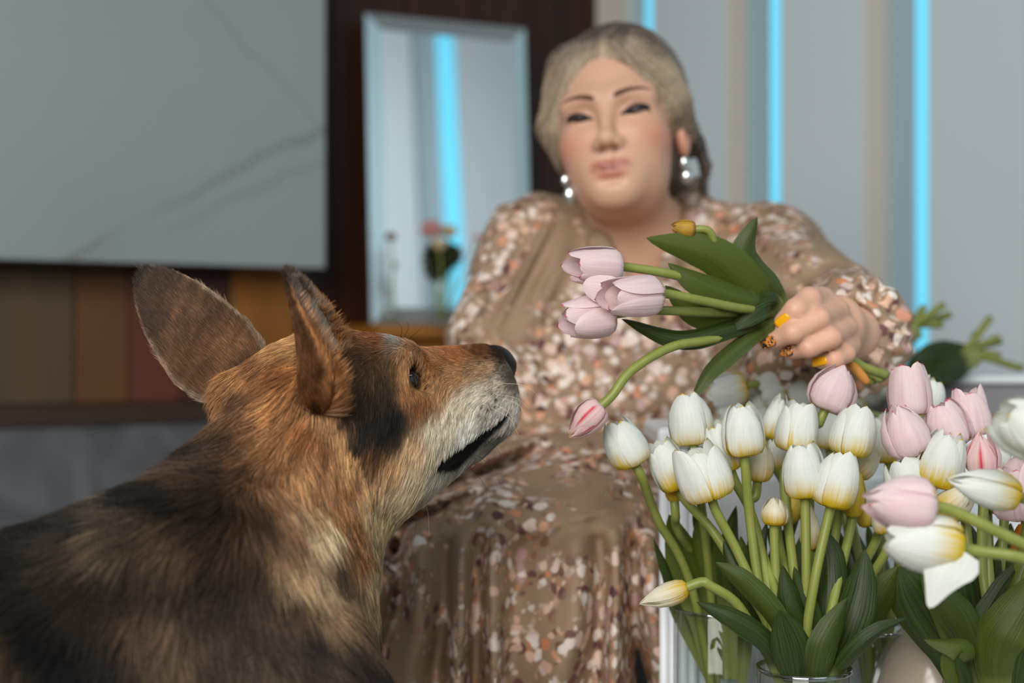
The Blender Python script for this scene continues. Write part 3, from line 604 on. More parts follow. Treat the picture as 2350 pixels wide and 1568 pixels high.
for (x, y, tx, ty, dk) in [(1135, 905, 1215, 940, 1), (1150, 880, 1232, 905, 1), (1125, 935, 1190, 1000, 1), (1155, 915, 1205, 960, 1), (1110, 950, 1100, 1010, 0), (1120, 925, 1118, 1000, 0), (1140, 930, 1180, 985, 1), (1095, 1045, 1150, 1120, 0), (1080, 1075, 1120, 1165, 0), (955, 1125, 985, 1230, 1), (940, 1150, 950, 1240, 0), (925, 780, 930, 735, 0), (930, 785, 968, 752, 0), (920, 778, 902, 738, 0), (935, 795, 972, 795, 0), (1100, 1000, 1160, 1075, 0)]:
    a = q(x, y, 1.205); b = q(tx, ty, 1.19); mid = (a + b) / 2 + np.array((0.004, -0.004, 0.003)); wp.append(catmull([a, mid, b], 8)); wc.append(np.tile(lin((190, 180, 160) if dk else (40, 32, 26)), (8, 1)))
wp = np.array(wp); wh = strands('whiskers', wp, np.tile(np.linspace(0.00022, 0.00006, 8), (len(wp), 1)), np.array(wc), m_wh, dog); wh['kind'] = 'stuff'
# ================================================================ the seated person
WD = 1.78
WC = q(1419, 301, WD)
def rotm(yaw, pitch, roll):
    return np.array((Matrix.Rotation(yaw, 3, 'Z') @ Matrix.Rotation(pitch, 3, 'X') @ Matrix.Rotation(roll, 3, 'Y')))
WR = rotm(math.radians(-14), math.radians(-7), math.radians(-7)); SC = 1.0
def WH(x, y, z): return WC + WR @ (np.array((x, y, z)) * SC)
def wl(p): return ((np.asarray(p, np.float32) - WC.astype(np.float32)) @ WR.astype(np.float32)) / SC
def face_sdf(p):
    l = wl(p); m = l.copy(); m[:, 0] = np.abs(m[:, 0])
    f = ell(l, (0, 0.012, 0.040), (0.074, 0.092, 0.078))
    f = smin(f, ell(l, (0.001, -0.022, -0.030), (0.0635, 0.066, 0.085)), 0.03)
    f = smin(f, ell(m, (0.036, -0.053, -0.030), (0.027, 0.028, 0.026)), 0.03)
    f = smin(f, ell(m, (0.018, -0.036, -0.076), (0.032, 0.045, 0.034)), 0.03)
    f = smin(f, ell(l, (0, -0.076, -0.097), (0.024, 0.018, 0.018)), 0.025)
    f = smin(f, cone(m, (0.012, -0.081, 0.019), (0.048, -0.066, 0.021), 0.011, 0.010), 0.02)
    f = smin(f, ell(l, (0, -0.073, -0.068), (0.034, 0.024, 0.030)), 0.02)
    f = smax(f, -ell(m, (0.033, -0.096, -0.001), (0.019, 0.013, 0.011)), 0.014)
    f = smin(f, ell(m, (0.033, -0.0715, 0.0), (0.0165, 0.0140, 0.0115)), 0.004)
    f = smin(f, cone(l, (0, -0.084, 0.014), (0, -0.103, -0.034), 0.0072, 0.0088), 0.012)
    f = smin(f, ell(l, (0, -0.106, -0.038), (0.0108, 0.0112, 0.0100)), 0.008)
    f = smin(f, ell(m, (0.0120, -0.097, -0.0425), (0.0075, 0.0105, 0.0074)), 0.006)
    f = smax(f, -ell(m, (0.0075, -0.1055, -0.0500), (0.0048, 0.0055, 0.0045)), 0.003)
    f = smax(f, -ell(m, (0.000, -0.1000, -0.0600), (0.0035, 0.006, 0.007)), 0.004)
    f = smin(f, ell(m, (0.0095, -0.0910, -0.0672), (0.0165, 0.0080, 0.0042)), 0.004)
    f = smin(f, ell(l, (0, -0.0905, -0.0762), (0.0195, 0.0088, 0.0050)), 0.004)
    f = smax(f, -ell(l, (0, -0.101, -0.0718), (0.0245, 0.0045, 0.0016)), 0.003)
    f = smax(f, -ell(l, (0, -0.0995, -0.0870), (0.016, 0.007, 0.004)), 0.008)
    e = smax(ell(m, (0.078, 0.012, -0.012), (0.010, 0.019, 0.031)), -ell(m, (0.088, 0.004, -0.008), (0.006, 0.011, 0.018)), 0.005)
    f = smin(f, e, 0.006)
    return f
SHL, SHR = q(1225, 590, 1.86), q(1765, 600, 1.84)                      # shoulders (image side)
ELR, WRR = q(1935, 735, 1.62), q(1958, 765, 1.395)
ELL, WRL = q(1085, 1070, 1.74), q(935, 1195, 1.60)
D0 = 1.30
FING = [  # knuckle, middle joint, end joint, tip (x, y, depth), radius
 [(1886, 690, 1.318), (1856, 688, 1.278), (1826, 712, 1.262), (1797, 738, 1.268), .0112],
 [(1920, 712, 1.316), (1878, 732, 1.264), (1820, 764, 1.257), (1768, 785, 1.274), .0101],
 [(1940, 752, 1.320), (1906, 776, 1.266), (1856, 798, 1.262), (1812, 808, 1.279), .0096],
 [(1950, 793, 1.328), (1940, 812, 1.285), (1916, 826, 1.272), (1882, 831, 1.281), .0086]]
THUMB = [(1925, 715, 1.362), (1865, 700, 1.352), (1815, 718, 1.335), (1775, 742, 1.322), .0108]
def hand_sdf(p):
    f = ell(p, q(1926, 745, 1.348), (0.018, 0.022, 0.026))
    f = smin(f, cone(p, WRR, q(1930, 748, 1.352), 0.023, 0.020), 0.02)
    for fi in FING:
        a, b, c, d = [q(*k) for k in fi[:4]]; r = fi[4]
        g = cone(p, q(1928, 746, 1.356), a, 0.014, r * 1.0)
        g2 = smin(cone(p, a, b, r * 1.08, r), cone(p, b, c, r * 1.0, r * 0.92), 0.004); g2 = smin(g2, cone(p, c, d, r * 0.92, r * 0.76), 0.004)
        f = smin(f, smin(g, g2, 0.006), 0.0028)
    a, b, c, d = [q(*k) for k in THUMB[:4]]; r = THUMB[4]
    g = smin(smin(cone(p, a, b, r * 1.3, r * 1.05), cone(p, b, c, r * 1.05, r), 0.004), cone(p, c, d, r, r * 0.8), 0.004)
    return smin(f, g, 0.008)
def body_sdf(p):
    p = np.asarray(p, np.float32)
    f = face_sdf(p)
    f = smin(f, cone(p, WH(0, 0.026, -0.070), q(1460, 560, 1.87), 0.050, 0.058), 0.022)         # neck
    f = smin(f, ell(p, q(1462, 610, 1.90), (0.150, 0.085, 0.075)), 0.05)
    f = smin(f, ell(p, q(1430, 800, 1.92), (0.145, 0.095, 0.20)), 0.06)
    f = smin(f, ell(p, q(1400, 1060, 1.93), (0.165, 0.12, 0.13)), 0.06)
    f = smin(f, cone(p, SHR, ELR, 0.052, 0.042), 0.04); f = smin(f, cone(p, ELR, WRR, 0.042, 0.026), 0.02)
    f = smin(f, cone(p, SHL, ELL, 0.052, 0.042), 0.04); f = smin(f, cone(p, ELL, WRL, 0.042, 0.026), 0.02)
    f = smin(f, hand_sdf(p), 0.006)
    hl_ = q(880, 1235, 1.55); f = smin(f, ell(p, hl_, (0.04, 0.035, 0.018)), 0.02)              # far hand on the lap
    for k in range(4): f = smin(f, cone(p, hl_ + np.array((-0.02, -0.015 + 0.011 * k - 0.01, 0)), hl_ + np.array((-0.075, -0.05 + 0.022 * k, -0.015)), 0.0095, 0.008), 0.006)
    f = smin(f, cone(p, hl_ + np.array((0.0, -0.02, 0)), hl_ + np.array((-0.02, -0.065, -0.008)), 0.011, 0.009), 0.006)
    for hx, kx in ((1290, 1085), (1480, 1320)):
        hip = q(hx, 1120, 1.90); kn = q(kx, 1390, 1.50); an = np.array((kn[0], kn[1] + 0.05, 0.08))
        f = smin(f, cone(p, hip, kn, 0.085, 0.055), 0.05); f = smin(f, cone(p, kn, an, 0.052, 0.034), 0.03); f = smin(f, cone(p, an, an + np.array((0, -0.15, -0.05)), 0.032, 0.026), 0.02)
    return f
bv_, bf_ = implicit(body_sdf, (-0.30, 1.10, 0.0), (0.50, 2.15, 1.25), 0.0034)
l = wl(bv_); ab = np.abs(l[:, 0])
sk = np.tile(lin((218, 170, 142)), (len(bv_), 1))
def paint(mask, c): 
    global sk
    sk = sk * (1 - mask[:, None]) + lin(c) * mask[:, None]
front = l[:, 1] < -0.03
def blob(c, r, p=2.0): return np.exp(-(np.abs((np.stack([ab, l[:, 1], l[:, 2]], 1) - np.array(c)) / np.array(r)) ** p).sum(1)) * front
paint(0.55 * blob((0.052, -0.055, -0.035), (0.024, 0.05, 0.020)), (198, 106, 92))         # blush
paint(0.55 * blob((0.033, -0.085, 0.009), (0.017, 0.03, 0.008)), (150, 96, 72))           # eye shadow
paint(0.92 * blob((0.008, -0.099, -0.0668), (0.0155, 0.02, 0.0052), 4), (170, 92, 76))     # lips
paint(0.92 * blob((0.0, -0.099, -0.0780), (0.0205, 0.02, 0.0062), 4), (190, 116, 100))
paint(0.85 * blob((0.0, -0.097, -0.0718), (0.023, 0.02, 0.0013), 4), (104, 46, 40))
paint(0.9 * blob((0.0078, -0.104, -0.0500), (0.0042, 0.01, 0.0035), 4), (96, 52, 42))
paint(0.55 * np.exp(-((ab - 0.078) / 0.014) ** 2 - ((l[:, 2] + 0.012) / 0.04) ** 2 - ((l[:, 1] - 0.012) / 0.03) ** 2), (206, 118, 100))  # ears
# warm knuckles and finger creases
for fi in FING:
    for jn, a_ in ((1, 0.22), (2, 0.28), (0, 0.15)):
        j = q(*fi[jn]); paint(a_ * np.exp(-(np.linalg.norm(bv_ - j, axis=1) / 0.011) ** 2), (190, 120, 98))
m_skin = attr_mat('skin', 0.45, 0.4, Subsurface_Weight=0.12); bs = m_skin.node_tree.nodes['Principled BSDF']; bs.inputs['Subsurface Radius'].default_value = (1, 0.35, 0.2); bs.inputs['Subsurface Scale'].default_value = 0.008
person = empty('person', tuple(q(1420, 1100, 1.85)[:2]) + (0.0,), 'person in a taupe floral dress sitting behind the dog, holding out pink tulips', 'person')
link('body', mesh('person_body', bv_, bf_, colr=sk.astype(np.float32)), m_skin, person)

# ---- nails
m_ny = mat('yellow_nail', L4(238, 170, 20), 0.2, 0.6)
m_nb = mat('patterned_nail', rough=0.2); t = NT(m_nb)
nb_ = t.noise(t.coord(), 420, 2); t.base(t.ramp(nb_, [(0.40, L4(40, 42, 50)), (0.47, L4(70, 66, 70)), (0.50, L4(226, 140, 40)), (0.60, L4(226, 140, 40)), (0.66, L4(205, 170, 160))]))
def nail(fi, m, wpx, lpx, label, ext=10):
    c, d = q(*fi[2]), q(*fi[3]); ax = d - c; ax /= np.linalg.norm(ax); r = fi[4] * 0.80
    up = np.array((0.0, -1.0, 0.12)); up = up - ax * (up @ ax); up /= np.linalg.norm(up); sd = np.cross(ax, up)
    w = wpx / F * fi[3][2] / 2; L = lpx / F * fi[3][2]; g = np.zeros((9, 9, 3))
    for i, t_ in enumerate(np.linspace(0, 1, 9)):
        for j, s in enumerate(np.linspace(-1, 1, 9)):
            ww = w * (0.88 + 0.12 * math.sin(t_ * 2.2)) * (1 - 0.16 * max(0, t_ - 0.9) * 10 * abs(s) ** 4)
            g[i, j] = d - ax * (L * 0.62) + ax * (L * (t_ + (0.13 * (1 - abs(s) ** 2) if t_ < 0.15 else 0) * -1)) + sd * (ww * math.sin(s * 1.25) / math.sin(1.25)) + up * (r * 1.02 + 0.0012 - w * 0.55 * (1 - math.cos(s * 1.25)) - 0.0016 * t_ * t_)
    V, Fc = thick(g, 0.0007); o = link('nail', mesh('nail', V, Fc), m, person); o['label'] = label; return o
nail(FING[0], m_ny, 30, 34, 'bright yellow nail'); nail(FING[3], m_ny, 22, 36, 'bright yellow nail')
nail(FING[1], m_nb, 26, 38, 'dark nail with orange flecks'); nail(FING[2], m_nb, 24, 36, 'dark nail with orange flecks')

# ---- eyes, lashes, brows
m_ew = mat('eye_white', L4(120, 100, 92), 0.3); m_iris = mat('dark_iris', L4(40, 26, 20), 0.1); m_lash = mat('dark_lashes', L4(30, 20, 17), 0.7); m_brow = mat('brow_hair', L4(92, 60, 46), 0.8)
def face_y(x, z):
    ys = np.linspace(-0.13, -0.02, 400); p = np.stack([np.full(400, x), ys, np.full(400, z)], 1)
    f = face_sdf((WC + (p * SC) @ WR.T).astype(np.float32)); i = np.argmax(f < 0); return ys[i]
def on_face(pts, lift):                                                 # pts (x, z) on the face surface
    return np.array([WH(x, face_y(x, z) - lift, z) for x, z in pts])
def face_patch(name, xs, top, bot, m, lift, parent, nv=4):
    g = np.zeros((nv, len(xs), 3))
    for j, x in enumerate(xs):
        for i in range(nv):
            z = bot[j] + (top[j] - bot[j]) * i / (nv - 1.0); g[i, j] = WH(x, face_y(x, z) - lift, z)
    return link(name, mesh(name, *sheet(g)), m, parent)
for s in (-1, 1):
    xs = np.linspace(0.019, 0.047, 11); u = (xs - 0.033) / 0.014
    lo = -0.0052 + 0.0030 * u * u + 0.001 * u; hi = 0.0004 - 0.0036 * u * u + 0.0016 * u
    eye = face_patch('eye', xs * s, np.maximum(hi, lo + 0.0002), lo, m_ew, 0.0006, person)
    xi = np.linspace(-1, 1, 7) * 0.0064 + 0.0325
    ui = (xi - 0.033) / 0.014; zi = np.sqrt(np.maximum(1 - ((xi - 0.0325) / 0.0065) ** 2, 0)) * 0.0060
    face_patch('iris', xi * s, np.minimum(-0.0018 + zi, 0.0004 - 0.0036 * ui * ui + 0.0016 * ui), np.maximum(-0.0018 - zi, -0.0052 + 0.0030 * ui * ui + 0.001 * ui), m_iris, 0.0010, eye)
    xl = np.linspace(0.0175, 0.0510, 12); ul = (xl - 0.033) / 0.0155
    zl = 0.0004 - 0.0036 * ul * ul + 0.0024 * ul
    face_patch('eyelashes', xl * s, zl + 0.0036 + 0.0012 * ul, zl - 0.0016 - 0.0006 * (ul > 0.3), m_lash, 0.0024, eye)
    face_patch('lower_lashes', xs * s, lo + 0.0008, lo - 0.0014, m_lash, 0.0010, eye)
    xb = np.linspace(0.012, 0.056, 14); ub = (xb - 0.012) / 0.044
    zb = 0.0165 + 0.0110 * np.sin(ub * 2.1) ** 1.0 - 0.004 * ub; th = 0.0066 * (1 - ub) ** 0.6 * np.minimum(1, 0.55 + ub * 3) + 0.0004
    face_patch('eyebrow', xb * s, zb + th * 0.5, zb - th * 0.5, m_brow, 0.0012, person)

# ---- earrings
m_silver = mat('silver', L4(214, 216, 214), 0.18, Metallic=0.85)
def earring(side, pts):
    for i, (x, y, d, rx, rz) in enumerate(pts):
        V, Fc = lathe([(0.0, -1), (0.55, -0.84), (0.9, -0.4), (1.0, 0.0), (0.9, 0.4), (0.55, 0.84), (0.0, 1)], 20)
        V = V * np.array((rx, rx * 0.55, rz)) + q(x, y, d); link('earring', mesh('earring', V, Fc), m_silver, person)
earring(-1, [(1297, 414, 1.735, 0.0050, 0.0080), (1308, 448, 1.730, 0.0072, 0.0120)])
earring(1, [(1571, 372, 1.775, 0.006, 0.010), (1577, 404, 1.772, 0.0085, 0.010)])

# ---- hair: a cap swept back to a low tail, then strands combed over it
def hair_sdf(p):
    l = wl(p); ax_ = np.abs(l[:, 0])
    f = ell(l, (0.004, 0.024, 0.046), (0.0850, 0.100, 0.0965))
    f = smin(f, ell(l, (0.0, 0.075, 0.010), (0.066, 0.060, 0.075)), 0.04)
    # curtains of hair at the temples: the image-left one hangs over the ear
    f = smin(f, cone(l, (-0.052, -0.040, 0.080), (-0.0800, -0.016, 0.010), 0.020, 0.015), 0.035)
    f = smin(f, cone(l, (-0.080, -0.016, 0.010), (-0.074, -0.004, -0.040), 0.015, 0.006), 0.02)
    f = smin(f, cone(l, (0.040, -0.050, 0.086), (0.0740, -0.022, 0.020), 0.020, 0.014), 0.035)
    f = smin(f, cone(l, (0.074, -0.020, 0.020), (0.080, 0.030, -0.006), 0.014, 0.016), 0.02)
    # forehead opening
    g = smin(ell(l, (0.000, -0.098, 0.020), (0.054, 0.060, 0.054)), ell(l, (0.0, -0.100, -0.045), (0.067, 0.070, 0.080)), 0.015)
    f = smax(f, -g, 0.008)
    f = smax(f, -(l[:, 2] + 0.052 + 0.35 * (l[:, 1] - 0.01)), 0.015)
    f = f - 0.0003 * np.sin(np.arctan2(l[:, 0] + 0.02, l[:, 2] + 0.01) * 41 + l[:, 1] * 40 + 3 * np.sin(l[:, 1] * 30))
    # loose tail on the image-right side
    f = smin(f, cone(p, WH(0.050, 0.085, -0.02), q(1598, 330, 1.83), 0.020, 0.008), 0.02)
    f = smin(f, cone(p, q(1592, 300, 1.84), q(1622, 380, 1.845), 0.008, 0.005), 0.01)
    f = smin(f, cone(p, q(1622, 380, 1.845), q(1618, 445, 1.85), 0.005, 0.0035), 0.01)
    f = smin(f, cone(p, WH(0.03, 0.10, -0.03), q(1560, 470, 1.92), 0.03, 0.018), 0.02)
    return f
hv_, hf_ = implicit(hair_sdf, WC - 0.20, WC + 0.20, 0.0030)
def hair_col(p):
    l = wl(p); ang = np.arctan2(l[:, 0], l[:, 2] + 0.03)
    st_ = vnoise(np.stack([ang * 16, l[:, 1] * 5, np.zeros(len(l))], 1)); st2 = vnoise(np.stack([ang * 60, l[:, 1] * 9, np.ones(len(l)) * 3], 1))
    dark, blond, ash = lin((92, 80, 72)), lin((206, 184, 152)), lin((150, 134, 116))
    fr = sstep(0.01, -0.055, l[:, 1]) * sstep(0.115, 0.085, l[:, 2] + 0.25 * np.abs(l[:, 0]))
    k = np.clip(0.34 * st_ + 0.60 * st2 + 0.42 * fr - 0.24 - 0.38 * sstep(0.080, 0.128, l[:, 2]) - 0.25 * sstep(0.0, 0.05, l[:, 1]), 0, 1)[:, None]
    c = np.where(k < 0.5, dark + (ash - dark) * k * 2, ash + (blond - ash) * (k * 2 - 1))
    return c
m_hair = attr_mat('blond_hair', 0.45, 0.4)
hair = link('hair', mesh('hair', hv_, hf_, colr=hair_col(hv_).astype(np.float32)), m_hair, person)
sel = RNG.choice(len(hv_), 9000); rt = hv_[sel]; N_ = len(rt); eps = 0.004
def grad(f, p):
    g = np.stack([f((p + e).astype(np.float32)) - f((p - e).astype(np.float32)) for e in np.eye(3) * eps], 1); return g / (np.linalg.norm(g, axis=1)[:, None] + 1e-9)
anchor = WH(0.02, 0.13, -0.04); cur = rt.copy(); sp = [cur.copy()]
for k in range(9):
    g = grad(hair_sdf, cur); dv = anchor - cur; dv = dv / np.linalg.norm(dv, axis=1)[:, None]
    lw = wl(cur); dv = dv + np.where((lw[:, 1] < 0.0)[:, None], WR @ np.array((0, 0.4, -0.25)), 0) + np.sign(lw[:, :1]) * (WR[:, 0] * 0.5) * (lw[:, 1:2] < -0.02)
    dv = dv - g * (dv * g).sum(1)[:, None]; dv /= np.linalg.norm(dv, axis=1)[:, None] + 1e-9
    cur = cur + dv * 0.0075; cur = cur - g * (hair_sdf(cur.astype(np.float32)) - 0.0012)[:, None]; sp.append(cur.copy())
sp = np.stack(sp, 1); hc_ = hair_col(rt) * np.exp(RNG.normal(0, 0.16, N_))[:, None]
hs = strands('hair_strands', sp, np.tile(np.array([.0002, .0004, .0005, .0005, .0005, .0005, .0005, .0004, .0003, .0001]), (N_, 1)), np.clip(np.repeat(hc_[:, None], 10, 1), 0, 1), m_hair, hair); hs['kind'] = 'stuff'

# ---- dress
KL, KR = q(1030, 1350, 1.50), q(1325, 1345, 1.50)
def dress_sdf(p):
    p = np.asarray(p, np.float32); X, Y = proj(p)
    f = ell(p, q(1455, 745, 1.90), (0.172, 0.115, 0.165))
    f = smin(f, ell(p, q(1360, 760, 1.83), (0.085, 0.075, 0.080)), 0.06); f = smin(f, ell(p, q(1530, 770, 1.83), (0.085, 0.075, 0.080)), 0.06)
    f = smin(f, ell(p, q(1405, 960, 1.86), (0.178, 0.150, 0.140)), 0.08)
    f = smin(f, cone(p, q(1385, 520, 1.89), SHL, 0.046, 0.062), 0.05); f = smin(f, cone(p, q(1540, 520, 1.90), SHR, 0.046, 0.062), 0.05)
    f = smin(f, cone(p, SHL, q(1165, 800, 1.80), 0.064, 0.066), 0.035); f = smin(f, cone(p, q(1165, 800, 1.80), ELL, 0.066, 0.062), 0.04)
    fl = cone(p, ELL, WRL, 0.062, 0.040)
    f = smin(f, fl, 0.03)
    f = smin(f, cone(p, SHR, q(1865, 690, 1.66), 0.066, 0.060), 0.035)
    sl = cone(p, ELR, q(1958, 775, 1.44), 0.058, 0.054); sl = smin(sl, ell(p, q(1965, 780, 1.425), (0.052, 0.030, 0.055)), 0.02)
    # gathers of the puffed sleeve run towards the wrist
    a = np.arctan2(Y - 770, X - 1955); rr = np.hypot(X - 1955, Y - 770)
    sl = sl - 0.0030 * np.sin(a * 17 + 1.5 * np.sin(a * 5) + rr * 0.012) * sstep(20, 70, rr)
    f = smin(f, sl, 0.02)
    dr = ell(p, q(1815, 850, 1.46), (0.046, 0.028, 0.036)); dr = dr - 0.005 * np.sin(X * 0.075 + 0.02 * Y); f = smin(f, dr, 0.02)   # drooping cuff
    # lap and skirt
    f = smin(f, cone(p, q(1300, 1110, 1.88), KL, 0.110, 0.082), 0.08); f = smin(f, cone(p, q(1500, 1110, 1.88), KR, 0.115, 0.085), 0.08)
    f = smin(f, cone(p, q(1400, 1120, 1.86), (KL + KR) / 2 + np.array((0, 0.02, -0.01)), 0.12, 0.08), 0.08)
    sk_ = rbox(p, ((KL[0] + KR[0]) / 2 - 0.018, 1.53, 0.29), (0.170, 0.105, 0.275), 0.085)
    f = smin(f, sk_, 0.05)
    # gathered tiers: vertical folds below the knee seam
    fold = np.sin(X * 0.052 + 2.2 * vnoise(np.stack([X * 0.006, Y * 0.003, X * 0], 1)) * 3) * (0.6 + 0.8 * vnoise(np.stack([X * 0.02, Y * 0.006, X * 0 + 2], 1)))
    low = sstep(1195, 1270, Y) * sstep(1.75, 1.6, p[:, 1]) * sstep(1620, 1540, X)
    f = f - low * 0.019 * fold
    # creases: ridged noise, stretched along the way the cloth pulls
    def ridge(sx, sy, ang_, seed, sharp=1.0):
        c_, s_ = math.cos(ang_), math.sin(ang_); u_ = X * c_ + Y * s_; v_ = -X * s_ + Y * c_
        n = vnoise(np.stack([u_ * sx, v_ * sy, np.full(len(X), seed)], 1)); return 1 - np.abs(2 * n - 1) * 2
    lap = sstep(960, 1020, Y) * sstep(1260, 1180, Y)
    f = f - lap * 0.0150 * ridge(0.0042, 0.024, -0.38, 4.0)
    waist = np.exp(-((Y - 985 - 0.06 * (1300 - X)) / 26) ** 2) * sstep(1900, 1600, X) * sstep(1000, 1150, X)
    f = f + waist * 0.014
    tor = sstep(480, 560, Y) * sstep(1000, 900, Y) * sstep(1900, 1750, X)
    shd = sstep(1330, 1240, X) * sstep(820, 640, Y)
    f = f - tor * (1 - shd) * 0.0085 * ridge(0.0045, 0.013, 0.9, 9.0) - shd * 0.0120 * ridge(0.004, 0.024, 1.15 + 0.9, 12.0)
    arm = sstep(760, 860, Y) * sstep(1180, 1120, X); f = f - arm * 0.006 * ridge(0.020, 0.006, 0.5, 15.0)
    armr = sstep(1700, 1760, X) * sstep(760, 700, Y); f = f - armr * 0.006 * ridge(0.006, 0.022, 0.7, 18.0)
    # open collar
    V_ = cone(p, q(1455, 430, 1.84), q(1462, 560, 1.80), 0.066, 0.050); V_ = smin(V_, cone(p, q(1462, 560, 1.76), q(1482, 690, 1.72), 0.046, 0.012), 0.02)
    f = smax(f, -V_, 0.012)
    c1 = cone(p, q(1352, 478, 1.86), q(1378, 560, 1.795), 0.013, 0.013); c1 = smin(c1, cone(p, q(1378, 560, 1.795), q(1440, 660, 1.765), 0.013, 0.012), 0.01)
    c2 = cone(p, q(1600, 430, 1.93), q(1592, 505, 1.83), 0.016, 0.017); c2 = smin(c2, cone(p, q(1592, 505, 1.83), q(1510, 650, 1.765), 0.016, 0.012), 0.01)
    f = smin(f, smin(c1, c2, 0.01), 0.010)
    f = smax(f, -cone(p, q(1895, 715, 1.34), q(1945, 755, 1.40), 0.040, 0.026), 0.008)      # room for the hand at the cuff
    return f
dv_, df_ = implicit(dress_sdf, (-0.34, 1.30, 0.02), (0.50, 2.12, 1.05), 0.0045, 2.1)
m_dress = mat('floral_cloth', rough=0.75, spec=0.25); t = NT(m_dress)
v = t.coord(); wn = t.n('ShaderNodeTexNoise'); t.l(v, wn.inputs['Vector']); wn.inputs['Scale'].default_value = 60; wn.inputs['Detail'].default_value = 2
wv_ = t.n('ShaderNodeVectorMath', _operation='MULTIPLY_ADD'); t.l(wn.outputs['Color'], wv_.inputs[0]); wv_.inputs[1].default_value = (0.012,) * 3; t.l(v, wv_.inputs[2]); vw = wv_.outputs[0]
clus = t.noise(t.mapping(v, loc=(0.31, 0.2, 0.17)), 9.0, 2.0, 0.5); cm = t.smooth(clus, 0.42, 0.49)
ground = t.mix(t.noise(v, 30, 3), L4(146, 123, 98), L4(166, 142, 115))
vo = t.voro(vw, 68); rnd = t.n('ShaderNodeSeparateColor'); t.l(vo.outputs['Color'], rnd.inputs[0])
petal = t.math('MULTIPLY', t.smooth(vo.outputs['Distance'], 0.55, 0.38), t.math('MULTIPLY', cm, t.smooth(rnd.outputs[1], 0.18, 0.24)))
pc = t.ramp(rnd.outputs[0], [(0.0, L4(238, 226, 214)), (0.34, L4(232, 214, 204)), (0.50, L4(226, 178, 146)), (0.64, L4(206, 128, 88)), (0.76, L4(236, 222, 210)), (0.90, L4(186, 150, 146))])
vo2 = t.voro(t.mapping(vw, loc=(3.3, 1.2, 2.1)), 62); rnd2 = t.n('ShaderNodeSeparateColor'); t.l(vo2.outputs['Color'], rnd2.inputs[0])
leafm = t.math('MULTIPLY', t.smooth(vo2.outputs['Distance'], 0.50, 0.36), t.math('MULTIPLY', t.smooth(clus, 0.40, 0.47), t.smooth(rnd2.outputs[1], 0.55, 0.6)))
lc = t.ramp(rnd2.outputs[0], [(0.0, L4(92, 62, 66)), (0.5, L4(116, 82, 78)), (1.0, L4(128, 96, 74))])
vo3 = t.voro(t.mapping(vw, loc=(7.1, 4.2, 0.6)), 38); rnd3 = t.n('ShaderNodeSeparateColor'); t.l(vo3.outputs['Color'], rnd3.inputs[0])
spray = t.math('MULTIPLY', t.smooth(vo3.outputs['Distance'], 0.24, 0.16), t.smooth(rnd3.outputs[1], 0.62, 0.66))
vo4 = t.voro(t.mapping(vw, loc=(1.7, 6.2, 2.6)), 120); rnd4 = t.n('ShaderNodeSeparateColor'); t.l(vo4.outputs['Color'], rnd4.inputs[0])
fleck = t.math('MULTIPLY', t.smooth(vo4.outputs['Distance'], 0.5, 0.4), t.math('MULTIPLY', t.smooth(clus, 0.38, 0.46), t.smooth(rnd4.outputs[1], 0.5, 0.55)))
c = t.mix(fleck, ground, t.ramp(rnd4.outputs[0], [(0.0, L4(222, 196, 176)), (0.4, L4(196, 140, 104)), (0.7, L4(110, 78, 72)), (1.0, L4(226, 214, 204))])); c = t.mix(leafm, c, lc); c = t.mix(t.math('MULTIPLY', spray, 0.8), c, L4(224, 186, 160)); c = t.mix(petal, c, pc)
t.base(c)
dress = link('dress', mesh('dress', dv_, df_), m_dress, person); dress['label'] = 'taupe dress printed with white, peach and plum flower clusters'
m_btn = mat('dark_button', L4(88, 54, 34), 0.35)
def dress_hit(x, y, d0=1.2, d1=2.1):
    ds = np.linspace(d0, d1, 900); p = np.stack([q(x, y, d) for d in ds]); f = dress_sdf(p.astype(np.float32)); return q(x, y, ds[np.argmax(f < 0)])
for x, y in ((1290, 800), (1250, 875), (1240, 944), (1400, 690)):
    V, Fc = lathe([(0.0, -0.002), (0.0065, -0.002), (0.0072, 0.0), (0.006, 0.002), (0.004, 0.0012), (0.0, 0.0012)], 20); V = V[:, [0, 2, 1]] * np.array((1, -1, 1)) + dress_hit(x, y)
    link('button', mesh('button', V, Fc), m_btn, person)

# ---- stool under the person
stool = empty('stool', tuple(q(1400, 1100, 1.93)[:2]) + (0,), 'low upholstered stool hidden beneath the seated person', 'stool')
sc_ = q(1400, 1100, 1.93); m_up = mat('grey_upholstery', L4(120, 116, 112), 0.85)
bevel(link('seat', mesh('seat', *box((sc_[0] - 0.2, sc_[1] - 0.16, 0.36), (sc_[0] + 0.2, sc_[1] + 0.18, 0.46)), smooth=False), m_up, stool), 0.03, 4)
for sx_ in (-1, 1):
    for sy_ in (-1, 1):
        link('leg', mesh('leg', *tube([(sc_[0] + sx_ * 0.16, sc_[1] + 0.01 + sy_ * 0.13, 0.36), (sc_[0] + sx_ * 0.18, sc_[1] + 0.01 + sy_ * 0.15, 0.0)], [0.02, 0.013], 12)), m_dark, stool)
# ================================================================ tulips, vases, table
TZ = 0.30
m_top = mat('table_white', L4(206, 210, 212), 0.35)
tb = empty('low_table', (0.42, 1.28, 0), 'low white table carrying the vases of tulips', 'table')
bevel(link('table_top', mesh('table_top', *box((0.115, 0.78, TZ - 0.03), (0.95, 1.375, TZ)), smooth=False), m_top, tb), 0.006)
for x in (0.15, 0.91):
    for y in (0.82, 1.34): link('leg', mesh('leg', *tube([(x, y, TZ - 0.03), (x, y, 0)], 0.018, 14)), m_top, tb)

